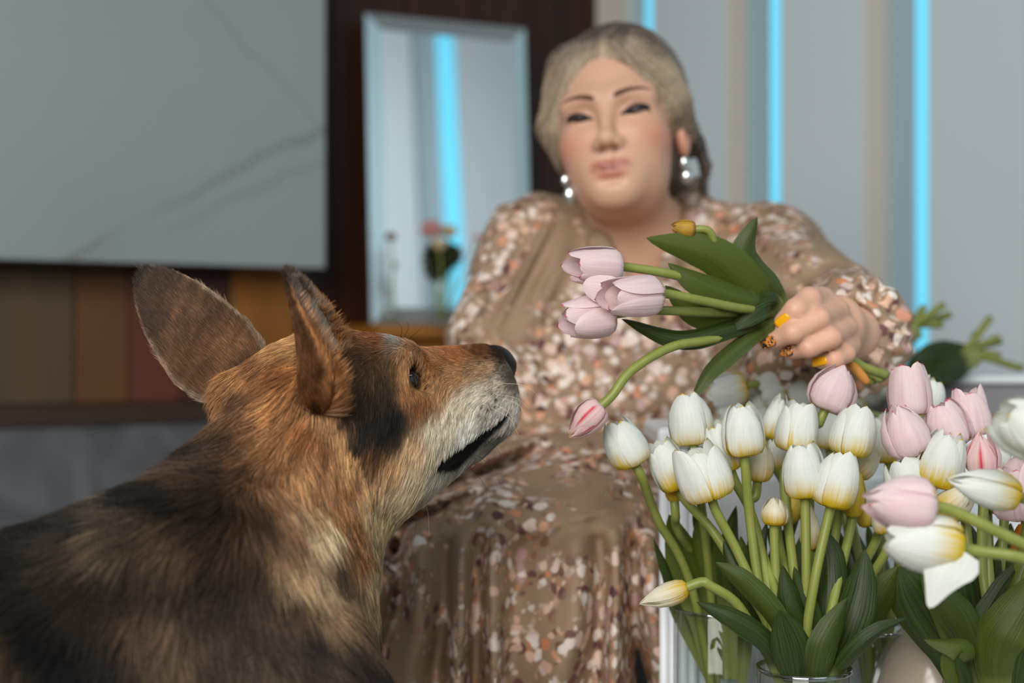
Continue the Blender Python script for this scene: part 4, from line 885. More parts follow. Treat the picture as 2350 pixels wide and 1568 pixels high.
# ---- materials
def petal_mat(name, body1, body2, foot, tipc, foot_h=0.34, tip_h=0.95, rib=None, rib_w=0.16, foot_gain=1.0, trans=0.28):
    m = mat(name, rough=0.5, spec=0.25); t = NT(m); uvn = t.coord('UV'); sx = t.n('ShaderNodeSeparateXYZ'); t.l(uvn, sx.inputs[0]); u, vv = sx.outputs[0], sx.outputs[1]
    oi = t.n('ShaderNodeObjectInfo').outputs['Random']
    cu = t.n('ShaderNodeCombineXYZ'); t.l(t.math('MULTIPLY', u, 14.0), cu.inputs[0]); t.l(t.math('MULTIPLY', vv, 1.1), cu.inputs[1]); t.l(t.math('MULTIPLY', oi, 40.0), cu.inputs[2])
    streak = t.noise(cu.outputs[0], 1.0, 3.0, 0.6)
    cu2 = t.n('ShaderNodeCombineXYZ'); t.l(t.math('MULTIPLY', u, 3.0), cu2.inputs[0]); t.l(t.math('MULTIPLY', vv, 2.0), cu2.inputs[1]); t.l(t.math('MULTIPLY', oi, 23.0), cu2.inputs[2])
    c = t.mix(t.smooth(t.math('ADD', t.math('MULTIPLY', streak, 0.7), t.math('MULTIPLY', t.noise(cu2.outputs[0], 1.0, 2), 0.3)), 0.3, 0.7), body1, body2)
    if rib is not None:
        du = t.math('ABSOLUTE', t.math('SUBTRACT', u, 0.5)); rm = t.math('MULTIPLY', t.smooth(t.math('ADD', du, t.math('MULTIPLY', streak, 0.12)), rib_w, 0.04), t.math('MULTIPLY', t.smooth(vv, 0.1, 0.3), t.smooth(vv, 0.95, 0.55)))
        c = t.mix(rm, c, rib)
    fe = t.math('ADD', vv, t.math('ADD', t.math('MULTIPLY', t.math('SUBTRACT', streak, 0.5), 0.55), t.math('MULTIPLY', t.math('SUBTRACT', oi, 0.5), 0.16)))
    c = t.mix(t.math('MULTIPLY', t.smooth(fe, foot_h, 0.10), foot_gain), c, foot)
    if tipc is not None: c = t.mix(t.math('MULTIPLY', t.smooth(t.math('ADD', vv, t.math('MULTIPLY', t.math('SUBTRACT', oi, 0.5), 0.06)), tip_h, 1.0), t.smooth(oi, 0.3, 0.5)), c, tipc)
    t.base(c); t.bump(streak, 0.25, 0.002)
    tr = t.n('ShaderNodeBsdfTranslucent'); t.l(c, tr.inputs[0]); mx = t.n('ShaderNodeMixShader'); mx.inputs[0].default_value = trans
    out = t.t.nodes['Material Output']; t.l(t.b.outputs[0], mx.inputs[1]); t.l(tr.outputs[0], mx.inputs[2]); t.l(mx.outputs[0], out.inputs[0]); return m
PM = {
 'white': petal_mat('white_petal', L4(238, 240, 234), L4(226, 230, 222), L4(222, 190, 30), L4(226, 196, 60), 0.50, 0.97),
 'cream': petal_mat('cream_petal_tulip', L4(236, 226, 190), L4(238, 236, 222), L4(216, 180, 40), L4(226, 196, 60), 0.62, 0.97),
 'yellow': petal_mat('yellow_green_petal', L4(226, 204, 110), L4(214, 190, 70), L4(206, 176, 44), None, 0.8),
 'pink': petal_mat('pink_petal', L4(240, 222, 220), L4(234, 206, 208), L4(206, 176, 130), L4(226, 80, 112), 0.16, 0.965, rib=L4(232, 200, 206)),
 'pinkred': petal_mat('pink_red_petal', L4(240, 214, 208), L4(234, 190, 192), L4(226, 196, 180), L4(232, 186, 40), 0.1, 0.90, rib=L4(212, 44, 74), rib_w=0.18),
 'brown': petal_mat('brown_yellow_petal', L4(206, 170, 60), L4(190, 140, 66), L4(170, 120, 60), L4(196, 120, 80), 0.3),
 'orange': petal_mat('orange_petal', L4(226, 130, 40), L4(226, 160, 60), L4(220, 180, 60), None, 0.3),
}
def make_leaf(nm_, pale_h):
  global sx, t
  m_leaf = mat(nm_, rough=0.42, spec=0.32); t = NT(m_leaf); uvn = t.coord('UV'); sx = t.n('ShaderNodeSeparateXYZ'); t.l(uvn, sx.inputs[0])
  cu = t.n('ShaderNodeCombineXYZ'); t.l(t.math('MULTIPLY', sx.outputs[0], 26.0), cu.inputs[0]); t.l(t.math('MULTIPLY', sx.outputs[1], 1.2), cu.inputs[1]); t.l(t.math('MULTIPLY', t.n('ShaderNodeObjectInfo').outputs['Random'], 30.0), cu.inputs[2])
  vs = t.noise(cu.outputs[0], 1.0, 3); lc_ = t.mix(t.smooth(vs, 0.3, 0.7), L4(30, 44, 18), L4(56, 72, 30)); lc_ = t.mix(t.smooth(t.n('ShaderNodeObjectInfo').outputs['Random'], 0.45, 1.0, 0.0, 0.55), lc_, L4(96, 110, 38)); lc_ = t.mix(t.smooth(sx.outputs[1], pale_h, pale_h * 0.35), lc_, L4(150, 156, 92)); t.base(lc_); t.bump(vs, 0.35, 0.002)
  tr = t.n('ShaderNodeBsdfTranslucent'); tr.inputs[0].default_value = L4(120, 140, 40); mx = t.n('ShaderNodeMixShader'); mx.inputs[0].default_value = 0.16
  t.l(t.b.outputs[0], mx.inputs[1]); t.l(tr.outputs[0], mx.inputs[2]); t.l(mx.outputs[0], t.t.nodes['Material Output'].inputs[0])
  return m_leaf
m_leaf = make_leaf('tulip_leaf', 0.22); m_leafp = make_leaf('pale_footed_leaf', 0.50)
m_tstem = mat('tulip_stem', rough=0.42, spec=0.45); t = NT(m_tstem); t.base(t.mix(t.noise(t.mapping(t.coord(), (1, 1, 0.2)), 90, 3), L4(112, 122, 48), L4(146, 150, 76)))
m_stamen = mat('stamen', L4(206, 176, 60), 0.6)

# ---- petals: a few shared shapes, base at the origin, flower axis +Z, radius 1, height 1
VP = [0, .06, .15, .28, .45, .65, .82, .93, 1.0]
SHAPE = {
 'cup':    ([.16, .50, .80, .96, 1.0, .93, .76, .60, .48], .90),
 'closed': ([.16, .48, .76, .94, 1.0, .86, .60, .40, .27], .92),
 'bud':    ([.16, .46, .74, .94, 1.0, .80, .46, .20, .03], .95),
 'open':   ([.16, .52, .84, .98, 1.0, .94, .83, .75, .70], .90),
 'droop':  ([.16, .50, .90, 1.3, 1.8, 2.3, 2.75, 3.0, 3.15], .9)}
def petal_mesh(shape, inner):
    rr, amx = SHAPE[shape]; zz = [0, .012, .06, .18, .40, .64, .83, .94, 1.0]
    if shape == 'droop': zz = [0, .01, .05, .13, .2, .22, .16, .08, .0]
    pointed = shape in ('bud', 'closed', 'droop')
    aa = [1.0, 1.0, 1.0, 1.0, .98, .86, .62, .34, .0] if pointed else [1.0, 1.0, 1.0, 1.0, 1.0, .96, .80, .52, .0]
    if shape == 'droop': aa = [1.0, .9, .62, .42, .29, .2, .12, .06, 0]
    nu, nv = 11, 17; g = np.zeros((nv, nu, 3)); uv = np.zeros((nv, nu, 2))
    for i, v_ in enumerate(np.linspace(0, 1, nv) ** 0.92):
        r = np.interp(v_, VP, rr); z = np.interp(v_, VP, zz); a = np.interp(v_, VP, aa)
        if shape != 'droop':
            v0 = 0.40 if pointed else 0.48; a = 1.0 if v_ < v0 else max(0.0, 1 - ((v_ - v0) / (1 - v0)) ** 2.2) ** (0.75 if pointed else 0.5)
        for j, u in enumerate(np.linspace(-1, 1, nu)):
            th = u * a * amx * (0.98 if inner else 1.06)
            rad = r * (0.86 if inner else 1.0) + 0.030 * math.exp(-(u / 0.13) ** 2) * r - 0.045 * abs(u) ** 3 * (0.4 if inner else 1.0) * a + 0.012 * math.sin(7 * u + 5 * v_)
            g[i, j] = (rad * math.cos(th), rad * math.sin(th), z * (0.985 if inner else 1.0) + 0.008 * math.sin(4 * u + 1)); uv[i, j] = (u * 0.5 + 0.5, v_)
    V, Fc = sheet(g); return mesh('petal_' + shape, V, Fc, uv=uv.reshape(-1, 2))
PMESH = {}
def get_petal(shape, inner, colr):
    k = (shape, inner, colr)
    if k not in PMESH: me = petal_mesh(shape, inner); me.materials.append(PM[colr]); PMESH[k] = me
    return PMESH[k]
def lobj(name, me, parent, matrix):
    o = bpy.data.objects.new(name, me); col.objects.link(o); o.parent = parent; o.matrix_basis = matrix; return o
NTUL = 0
def tulip(base, tip, w, d, shape, colr, stem, label, group=None, dt=0.0, leaves=(), spin=None, stem_r=0.0041, loose=0.0, droop=None, swell=1.0):
    """base / tip in pixels at depth d (tip at d + dt); stem: list of (x, y, depth) or world arrays after the base"""
    global NTUL; NTUL += 1; g = random.Random(NTUL * 13 + 5)
    b = q(*base, d); tp = q(*tip, d + dt); ax = tp - b; L = np.linalg.norm(ax); ax /= L; R = w / F * d / 2
    sp = [b + ax * 0.004] + [np.asarray(s, float) if len(s) == 3 and max(abs(np.asarray(s))) < 20 and not isinstance(s, tuple) else q(*s) for s in stem]
    if len(stem): sp.insert(1, b * 0.80 + 0.20 * (b - ax * 0.06) if False else b - ax * 0.012)
    foot = sp[-1]
    e = empty('tulip', tuple(foot), label, 'tulip', group)
    rot = Vector((0, 0, 1)).rotation_difference(Vector(ax)).to_matrix().to_4x4()
    base_m = Matrix.Translation(Vector(b) - Vector(foot)) @ rot
    sa = g.random() * 6.28 if spin is None else spin
    for k in range(6):
        inner = k < 3; ang = sa + (k % 3) * 2.0944 + (1.0472 if inner else 0.0) + g.uniform(-0.12, 0.12)
        tilt = g.uniform(-0.05, 0.07) + loose * g.random()
        sc = Matrix.Diagonal((R * g.uniform(0.95, 1.04), R * g.uniform(0.95, 1.04), L * (g.uniform(0.84, 1.04) if shape == 'open' else g.uniform(0.90, 1.03)), 1))
        if droop is not None and k == 3:
            mt_ = base_m @ Matrix.Rotation(droop, 4, 'Z') @ Matrix.Diagonal((R, R * 1.5, L, 1)); lobj('petal', get_petal('droop', False, colr), e, mt_); continue
        mt_ = base_m @ Matrix.Rotation(ang, 4, 'Z') @ Matrix.Rotation(tilt, 4, 'Y') @ sc
        lobj('petal', get_petal(shape, inner, colr), e, mt_)
    if shape == 'open':
        for k in range(6):
            a = k * 1.047; p0 = np.array((0.14 * R * math.cos(a), 0.14 * R * math.sin(a), 0.05 * L)); p1 = np.array((0.30 * R * math.cos(a), 0.30 * R * math.sin(a), 0.45 * L)); p2 = p1 + np.array((0, 0, 0.14 * L))
            lobj('stamen', mesh('stamen', *tube([p0, p1, p1 * 0.98 + p2 * 0.02, p2], [0.0008, 0.0008, 0.0018, 0.0010], 6)), e, base_m).data.materials.append(m_stamen)
    if len(stem):
        path = catmull(sp, max(12, 8 * len(sp))); n = len(path); rr_ = np.full(n, stem_r); rr_[0] *= 1.15
        so = link('stem', mesh('stem', *tube(path, rr_, 10)), m_tstem, e)
    for lf in leaves: leaf(e, *lf[:-1], **lf[-1]) if isinstance(lf[-1], dict) else leaf(e, *lf)
    return e
def leaf(parent, pts, wpx, face=0.0, twist=0.0, fold=0.55, wave=0.0, m_=None, name='leaf'):
    """pts base -> tip (x, y, depth); wpx full width in pixels; face: turn of the blade about its axis; fold: channel depth"""
    path = catmull([q(*p) if not isinstance(p, np.ndarray) else p for p in pts], 30); n, m = 30, 9; W = wpx / F * pts[len(pts) // 2][2] / 2
    T = np.gradient(path, axis=0); T /= np.linalg.norm(T, axis=1)[:, None]; g = np.zeros((n, m, 3)); uv = np.zeros((n, m, 2))
    vw_ = path - np.array((0, 0, HC)); vw_ /= np.linalg.norm(vw_, axis=1)[:, None]; sd_ = random.Random(len(bpy.data.objects)).random() * 6
    for i in range(n):
        t_ = i / (n - 1.0); s0 = np.cross(vw_[i], T[i]); s0 /= np.linalg.norm(s0); nn = np.cross(T[i], s0)
        a = face + twist * t_; sdv = s0 * math.cos(a) + nn * math.sin(a); nv = np.cross(T[i], sdv)
        w = W * np.interp(t_, [0, .15, .35, .55, .75, .9, .97, 1], [.42, .62, .92, 1.0, .80, .42, .16, .0] if name == 'leaf' else ([.5, .8, 1.0, 1.0, .86, .6, .34, .0] if wpx < 100 else [.8, 1.0, .92, .68, .40, .22, .12, .0]))
        for j, u in enumerate(np.linspace(-1, 1, m)):
            rip = wave * w * math.sin(t_ * 15 + sd_ + (1.3 if u > 0 else 0)) * abs(u) ** 2
            g[i, j] = path[i] + sdv * (w * u * (1 - 0.12 * fold * abs(u))) + nv * (fold * w * (abs(u) ** 1.6) + rip); uv[i, j] = (u * 0.5 + 0.5, t_ if name == 'leaf' else 0.62 + 0.30 * t_)
    V, Fc = sheet(g); return link(name, mesh(name, V, Fc, uv=uv.reshape(-1, 2)), m_ or m_leaf, parent)

# ---- vases: rim centre (x, y, depth), radius
def vase(name, x, y, d, r, label, bottom=TZ):
    c = q(x, y, d); h = c[2] - bottom; V, Fc = lathe(vase_profile(r, h, 0.0026), 48, (c[0], c[1], bottom))
    vo_ = tag(link(name, mesh(name, V, Fc), m_glass), label, 'vase')
    ring = np.array([(c[0] + (r - 0.0013) * math.cos(a), c[1] + (r - 0.0013) * math.sin(a), c[2] - 0.001) for a in np.linspace(0, 2 * math.pi, 49)])
    link('rim', mesh('rim', *tube(ring, 0.0022, 8, cap=False)), m_rim, vo_); return c, r, bottom
VA = vase('glass_vase', 1650, 1394, 1.315, 0.042, 'clear glass vase of pale-stemmed tulips before the white moulded cabinet')
VB = vase('glass_vase', 1845, 1532, 1.175, 0.0390, 'clear glass vase with a rim full of broad dark leaves')
VC = vase('glass_vase', 2285, 1556, 1.165, 0.0420, 'clear glass vase beside the round beige jar')
VD = vase('glass_vase', 2620, 1440, 0.985, 0.0420, 'clear glass vase of tulips leaning far out over the table edge')
VE = vase('glass_vase', 2010, 1440, 1.325, 0.034, 'clear glass vase hidden behind the dense tulip leaves')
def into(V_, bx, spread=0.55, by=0.0):
    """stem end points inside a vase for a flower whose base is at pixel x = bx"""
    c, r, zb = V_; px_c = 1175 + F * c[0] / c[1]; s = max(-1, min(1, (bx - px_c) / 190.0)) * r * spread; g = random.Random(int(bx * 7 + by))
    yy = c[1] + g.uniform(-0.5, 0.5) * r
    return [np.array((c[0] + s, yy, c[2] + 0.004)), np.array((c[0] - s * 0.8, c[1] + (c[1] - yy) * 0.6, zb + 0.014))]
GW = 'white tulips in the clear vases'
# (base, tip, width, depth, shape, colour, waypoints, vase, label, group, extra)
LW = 'white tulip with yellow streaked base and rounded cup in the packed clear vases'
LC = 'cream bud with yellow base half hidden among the white tulips'
T_ = [
 ((1459, 1070), (1403, 962), 102, 1.23, 'cup', 'white', [(1508, 1190, 1.26)], VA, 'white tulip leaning away from the bunch, next to the red-streaked bud', None, {}),
 ((1592, 1022), (1578, 900), 106, 1.24, 'cup', 'white', [], VA, 'white tulip touched by the tip of the drooping held leaf', None, {}),
 ((1560, 1122), (1503, 1006), 92, 1.235, 'open', 'white', [(1640, 1225, 1.23), (1700, 1330, 1.215)], VB, 'half open white tulip beside the white cabinet corner', None, {}),
 ((1548, 1152), (1541, 1060), 44, 1.26, 'bud', 'yellow', [(1556, 1220, 1.28)], VA, 'small yellow green bud under the half open white tulip', None, {}),
 ((1634, 1146), (1588, 1012), 124, 1.195, 'open', 'white', [(1690, 1262, 1.195), (1752, 1400, 1.185)], VB, 'widest open white tulip showing the inside of its cup', None, {'loose': 0.05}),
 ((1678, 1082), (1632, 968), 84, 1.225, 'cup', 'white', [(1735, 1215, 1.22)], VB, 'white tulip pressed between the widest open one and the upright parted one', None, {}),
 ((1708, 1048), (1695, 922), 102, 1.195, 'cup', 'white', [(1722, 1200, 1.20), (1752, 1400, 1.19)], VB, 'upright white tulip with two parted petals above the slim straight stem', None, {'spin': 0.5}),
 ((1768, 1008), (1795, 905), 62, 1.29, 'closed', 'white', [], VE, 'narrow pale white tulip behind the upright parted one', None, {}),
 ((1822, 1038), (1838, 915), 98, 1.235, 'open', 'white', [(1800, 1120, 1.24)], VB, 'open white tulip just before the stem of the dusky pink one', None, {}),
 ((1738, 1106), (1748, 1010), 68, 1.25, 'closed', 'cream', [(1725, 1190, 1.24)], VB, 'cream tulip with streaked sides close behind the slim straight stem', None, {}),
 ((1792, 1075), (1775, 990), 52, 1.29, 'closed', 'white', [], VE, 'small shaded white tulip low behind the upright parted one', None, {}),
 ((1846, 1144), (1838, 1015), 100, 1.185, 'cup', 'white', [(1850, 1350, 1.18)], VB, 'white tulip with yellow petal tips on a straight stem over the leaves', None, {'spin': 0.2}),
 ((1906, 1166), (1937, 1035), 110, 1.175, 'cup', 'white', [(1870, 1330, 1.17), (1850, 1470, 1.17)], VB, 'large white tulip on a stem running down over the broad front leaves', None, {'spin': 0.9}),
 ((1778, 1206), (1780, 1138), 64, 1.20, 'closed', 'cream', [(1786, 1360, 1.195)], VB, 'small round cream bud with one yellow patch', None, {}),
 ((1800, 1196), (1845, 1120), 60, 1.245, 'closed', 'yellow', [], VB, 'yellowish bud leaning next to the small round cream one', None, {}),
 ((1862, 1262), (1852, 1150), 50, 1.215, 'bud', 'cream', [], VB, 'slim cream bud standing behind a green stem', None, {}),
 ((1948, 1048), (1972, 928), 108, 1.215, 'cup', 'white', [(1925, 1180, 1.23)], VB, 'white tulip with a yellow foot standing under the pink one', None, {}),
 ((1955, 1188), (1970, 1080), 52, 1.215, 'closed', 'yellow', [], VB, 'yellow green bud close behind the large white tulip', None, {}),
 ((1960, 1090), (2015, 1030), 70, 1.26, 'closed', 'cream', [], VE, 'cream yellow tulip tilted out below the notched pink one', None, {}),
 ((2035, 1062), (2020, 950), 78, 1.30, 'cup', 'white', [], VE, 'white tulip in the shade behind the notched pink one', None, {}),
 ((1905, 1030), (1895, 940), 74, 1.37, 'cup', 'white', [], VE, 'soft white tulip behind the stem of the dusky pink one', None, {}),
 ((2000, 1205), (1975, 1150), 60, 1.25, 'closed', 'yellow', [], VB, 'small yellow bud under the blurred pink bloom', None, {}),
 ((2105, 1135), (2062, 1048), 104, 1.185, 'cup', 'white', [(2075, 1220, 1.18)], VC, 'white tulip with a yellow tip half behind the blurred pink one', None, {'loose': 0.1}),
 ((2142, 1118), (2182, 988), 112, 1.175, 'cup', 'white', [(2150, 1260, 1.17)], VC, 'white tulip with yellow foot between the pink tulips', None, {'spin': 0.2}),
 ((2148, 1188), (2235, 1118), 78, 1.165, 'closed', 'cream', [(2130, 1240, 1.17)], VC, 'cream tulip with a yellow streak tilted over the dark leaves', None, {}),
 ((1578, 1348), (1466, 1388), 58, 1.155, 'bud', 'cream', [(1630, 1345, 1.155), (1690, 1385, 1.16), (1745, 1470, 1.17)], VB, 'pointed cream bud nodding sideways on an arched stem', None, {}),
 ((2340, 1142), (2172, 1098), 92, 1.02, 'bud', 'white', [(2420, 1170, 1.0)], VD, 'white pointed bud with yellow foot leaning in over the dark vase leaves', None, {}),
 ((2420, 1010), (2285, 950), 150, 0.96, 'cup', 'white', [(2520, 1100, 0.97)], VD, 'large blurred white tulip above the pink double bloom', None, {}),
 ((2205, 1260), (2025, 1236), 140, 0.97, 'cup', 'white', [(2350, 1282, 0.965), (2480, 1330, 0.97)], VD, 'white tulip with one petal hanging down and a yellow foot', None, {}),
 ((1893, 942), (1938, 838), 112, 1.235, 'closed', 'pink', [(1862, 1020, 1.25)], VB, 'dusky pink tulip right under the cut ends of the held stems', None, {}),
 ((2098, 1046), (2052, 926), 112, 1.185, 'closed', 'pink', [(2112, 1075, 1.19)], VC, 'pink tulip with a notch at its foot, foremost of the pink group', None, {}),
 ((2092, 955), (2078, 828), 104, 1.215, 'open', 'pink', [], VC, 'tall pink tulip with one petal standing high behind', None, {}),
 ((2190, 1025), (2152, 916), 112, 1.205, 'cup', 'pink', [], VC, 'pink tulip with a bright red petal tip in the middle of its group', None, {}),
 ((2238, 1000), (2216, 884), 92, 1.215, 'open', 'pink', [], VC, 'open pink tulip looking into its hollow cup', None, {}),
 ((2256, 1092), (2248, 985), 82, 1.175, 'bud', 'pinkred', [(2254, 1300, 1.17)], VC, 'pointed pink bud with a red stripe and yellow tip', None, {'spin': -2.0}),
 ((2145, 1168), (1978, 1150), 132, 0.97, 'closed', 'pink', [(2350, 1250, 0.965), (2480, 1310, 0.97)], VD, 'large blurred pink tulip lying over a white one', None, {}),
 ((2350, 1195), (2330, 1055), 130, 1.12, 'open', 'pink', [], VC, 'open pink and white tulip with a dark hollow cup', None, {}),
 ((2350, 1290), (2352, 1200), 60, 1.16, 'cup', 'orange', [], VC, 'orange tulip at the edge of the leafy vase', None, {}),
 ((2275, 1085), (2300, 1010), 70, 1.22, 'cup', 'white', [], VC, 'white petals showing just behind the red-striped bud', None, {}),
 ((2120, 945), (2152, 868), 72, 1.33, 'cup', 'white', [], VE, 'white tulip behind the tall pink one with a high petal', None, {}),
 ((2300, 1180), (2290, 1095), 60, 1.2, 'closed', 'cream', [], VC, 'cream bud below the red-striped pink bud', None, {}),
 ((2030, 1225), (2012, 1165), 44, 1.23, 'closed', 'cream', [(1955, 1395, 1.20)], VB, 'cream bud on the long slanting stem beside the broad leaves', None, {}),
 ((2345, 1185), (2320, 1080), 60, 1.19, 'cup', 'white', [], VC, 'white tulip squeezed beside the pink one with dark hollow cup', None, {}),
]
TU = []
for b_, tp_, w_, d_, sh_, co_, way, V_, lab, grp, ex in T_:
    ends = into(V_, b_[0], by=b_[1]); TU.append(tulip(b_, tp_, w_, d_, sh_, co_, list(way) + ends, lab, grp, **ex))
leaf(TU[28], [(2200, 1258, 0.955), (2165, 1318, 0.95), (2132, 1396, 0.95)], 136, 0.0, 0.1, 0.25, 0.02, PM['white'], 'petal')
# ---- leaves of the vase tulips: (tulip index, base -> tip points, width, face, twist, fold, wave)
LEAVES = [
 (8, [(1860, 1580, 1.23), (1845, 1400, 1.235), (1850, 1290, 1.24), (1862, 1190, 1.25)], 70, 0.3, 0.3, 0.5, 0.06),
 (5, [(1800, 1570, 1.24), (1760, 1420, 1.245), (1720, 1330, 1.25), (1700, 1230, 1.255)], 74, 0.1, 0.3, 0.5, 0.06),
 (9, [(1830, 1570, 1.25), (1830, 1400, 1.26), (1810, 1300, 1.27), (1760, 1210, 1.27)], 70, -0.2, 0.3, 0.5, 0.06),
 (16, [(1895, 1570, 1.235), (1950, 1400, 1.245), (1945, 1310, 1.25), (1925, 1215, 1.255)], 70, 0.2, 0.3, 0.5, 0.06),
 (22, [(2270, 1640, 1.20), (2150, 1480, 1.21), (2085, 1390, 1.215), (2050, 1340, 1.215)], 90, -0.2, 0.3, 0.5, 0.08),
 (35, [(2290, 1640, 1.21), (2260, 1420, 1.22), (2245, 1310, 1.225), (2225, 1200, 1.23)], 100, 0.2, 0.2, 0.4, 0.05),
 (36, [(2300, 1640, 1.22), (2300, 1420, 1.23), (2310, 1310, 1.235), (2320, 1200, 1.24)], 100, 0.2, 0.2, 0.4, 0.05),
 (31, [(2280, 1640, 1.225), (2200, 1420, 1.235), (2175, 1310, 1.24), (2165, 1210, 1.245)], 100, -0.2, 0.2, 0.4, 0.05),
 (13, [(1835, 1600, 1.15), (1822, 1500, 1.135), (1788, 1400, 1.13)], 100, 0.1, 0.2, 0.35, 0.03),
 (12, [(1872, 1600, 1.15), (1890, 1500, 1.135), (1945, 1372, 1.14)], 84, 0.3, 0.3, 0.45, 0.03),
 (25, [(1800, 1590, 1.16), (1770, 1480, 1.14), (1690, 1420, 1.135), (1598, 1382, 1.14)], 62, 0.5, -0.3, 0.6, 0.06),
 (6, [(1815, 1580, 1.17), (1790, 1440, 1.15), (1710, 1340, 1.15), (1642, 1290, 1.155)], 62, -0.4, 0.3, 0.6, 0.04),
 (11, [(1845, 1590, 1.18), (1828, 1430, 1.165), (1796, 1296, 1.17)], 70, 0.2, 0.2, 0.6, 0.04),
 (11, [(1850, 1590, 1.19), (1862, 1440, 1.175), (1822, 1300, 1.18)], 60, -0.3, 0.4, 0.6, 0.05),
 (12, [(1870, 1580, 1.19), (1905, 1420, 1.18), (1908, 1290, 1.19), (1885, 1210, 1.20)], 78, 0.2, -0.3, 0.5, 0.06),
 (16, [(1885, 1590, 1.18), (1940, 1460, 1.165), (1972, 1360, 1.17), (1985, 1260, 1.18)], 92, -0.3, 0.2, 0.4, 0.05),
 (16, [(1890, 1590, 1.19), (1980, 1440, 1.20), (2030, 1360, 1.21), (2062, 1300, 1.21)], 86, 0.2, 0.3, 0.4, 0.08),
 (12, [(1880, 1590, 1.16), (1950, 1510, 1.14), (2010, 1458, 1.135), (2082, 1420, 1.135)], 50, 0.2, 0.5, 0.7, 0.08),
 (16, [(1870, 1560, 1.22), (1900, 1380, 1.22), (1915, 1260, 1.225), (1915, 1180, 1.23)], 40, 0.2, 0.3, 0.7, 0.04),
 (13, [(1810, 1560, 1.21), (1780, 1390, 1.21), (1755, 1290, 1.215), (1762, 1195, 1.22)], 54, 0.4, 0.4, 0.7, 0.05),
 (10, [(1840, 1560, 1.23), (1805, 1400, 1.24), (1790, 1290, 1.25), (1838, 1170, 1.26)], 62, 0.2, 0.2, 0.6, 0.05),
 (4, [(1790, 1570, 1.20), (1730, 1430, 1.20), (1690, 1320, 1.20), (1660, 1240, 1.21)], 60, -0.4, 0.4, 0.7, 0.05),
 (0, [(1640, 1560, 1.33), (1620, 1400, 1.315), (1580, 1300, 1.30), (1535, 1180, 1.285)], 110, 0.2, 0.1, 0.35, 0.05),
 (1, [(1660, 1560, 1.33), (1650, 1400, 1.32), (1625, 1290, 1.30), (1600, 1190, 1.295)], 90, -0.3, 0.3, 0.45, 0.06),
 (3, [(1630, 1560, 1.34), (1570, 1420, 1.32), (1540, 1320, 1.30), (1500, 1235, 1.29)], 48, 0.5, 0.5, 0.6, 0.06),
 (1, [(1680, 1560, 1.34), (1660, 1380, 1.33), (1620, 1240, 1.31), (1590, 1170, 1.30)], 46, 0.6, 0.3, 0.7, 0.08),
 (2, [(1690, 1560, 1.32), (1690, 1400, 1.30), (1680, 1280, 1.28), (1690, 1160, 1.275)], 70, 0.2, 0.4, 0.6, 0.05),
 (5, [(1700, 1570, 1.30), (1715, 1400, 1.28), (1735, 1290, 1.265), (1730, 1170, 1.26)], 60, -0.3, 0.4, 0.6, 0.05),
 (7, [(2000, 1560, 1.37), (1985, 1400, 1.34), (1975, 1300, 1.33), (1945, 1190, 1.32)], 80, 0.2, 0.2, 0.5, 0.07),
 (20, [(2010, 1560, 1.38), (2030, 1400, 1.36), (2025, 1290, 1.35), (1990, 1200, 1.34)], 70, 0.3, 0.6, 0.6, 0.10),
 # right vase
 (23, [(2240, 1640, 1.15), (2180, 1480, 1.15), (2115, 1370, 1.15), (2065, 1300, 1.155)], 130, 0.1, 0.2, 0.3, 0.06),
 (22, [(2250, 1640, 1.16), (2190, 1460, 1.145), (2150, 1360, 1.14), (2115, 1300, 1.14)], 60, 0.5, 0.2, 0.6, 0.04),
 (24, [(2265, 1640, 1.15), (2225, 1470, 1.13), (2180, 1390, 1.125), (2135, 1345, 1.13)], 90, -0.1, 0.3, 0.45, 0.04),
 (30, [(2275, 1640, 1.17), (2235, 1440, 1.16), (2215, 1330, 1.16), (2195, 1220, 1.17)], 80, 0.2, 0.2, 0.5, 0.04),
 (34, [(2270, 1640, 1.15), (2245, 1480, 1.135), (2290, 1370, 1.135), (2360, 1270, 1.14)], 52, 0.5, 0.3, 0.8, 0.04),
 (34, [(2290, 1640, 1.14), (2280, 1500, 1.12), (2320, 1420, 1.115), (2400, 1300, 1.12)], 120, -0.2, 0.2, 0.3, 0.05),
 (34, [(2285, 1640, 1.18), (2280, 1440, 1.18), (2285, 1340, 1.18), (2292, 1265, 1.18)], 54, 0.2, 0.2, 0.6, 0.04),
 (23, [(2260, 1650, 1.13), (2200, 1540, 1.115), (2210, 1490, 1.11), (2120, 1468, 1.115)], 80, 0.3, 0.4, 0.5, 0.08),
 (33, [(2330, 1650, 1.14), (2340, 1520, 1.12), (2380, 1430, 1.12), (2420, 1360, 1.12)], 110, 0.2, 0.2, 0.4, 0.05),
 (31, [(2270, 1640, 1.19), (2200, 1440, 1.20), (2150, 1330, 1.205), (2120, 1230, 1.21)], 90, 0.3, 0.2, 0.5, 0.06),
 (36, [(2300, 1640, 1.19), (2320, 1440, 1.195), (2335, 1330, 1.20), (2340, 1220, 1.205)], 90, 0.2, 0.2, 0.5, 0.06),
 (22, [(2255, 1660, 1.13), (2235, 1590, 1.115), (2220, 1540, 1.11), (2190, 1500, 1.11)], 46, 0.6, 0.3, 0.7, 0.05),
]
for k, pts, w_, fa, tw, fo, wa in LEAVES: leaf(TU[k], pts, w_, fa, tw, fo, wa, m_leafp if pts[0][2] > 1.3 and pts[0][0] < 1695 else None)

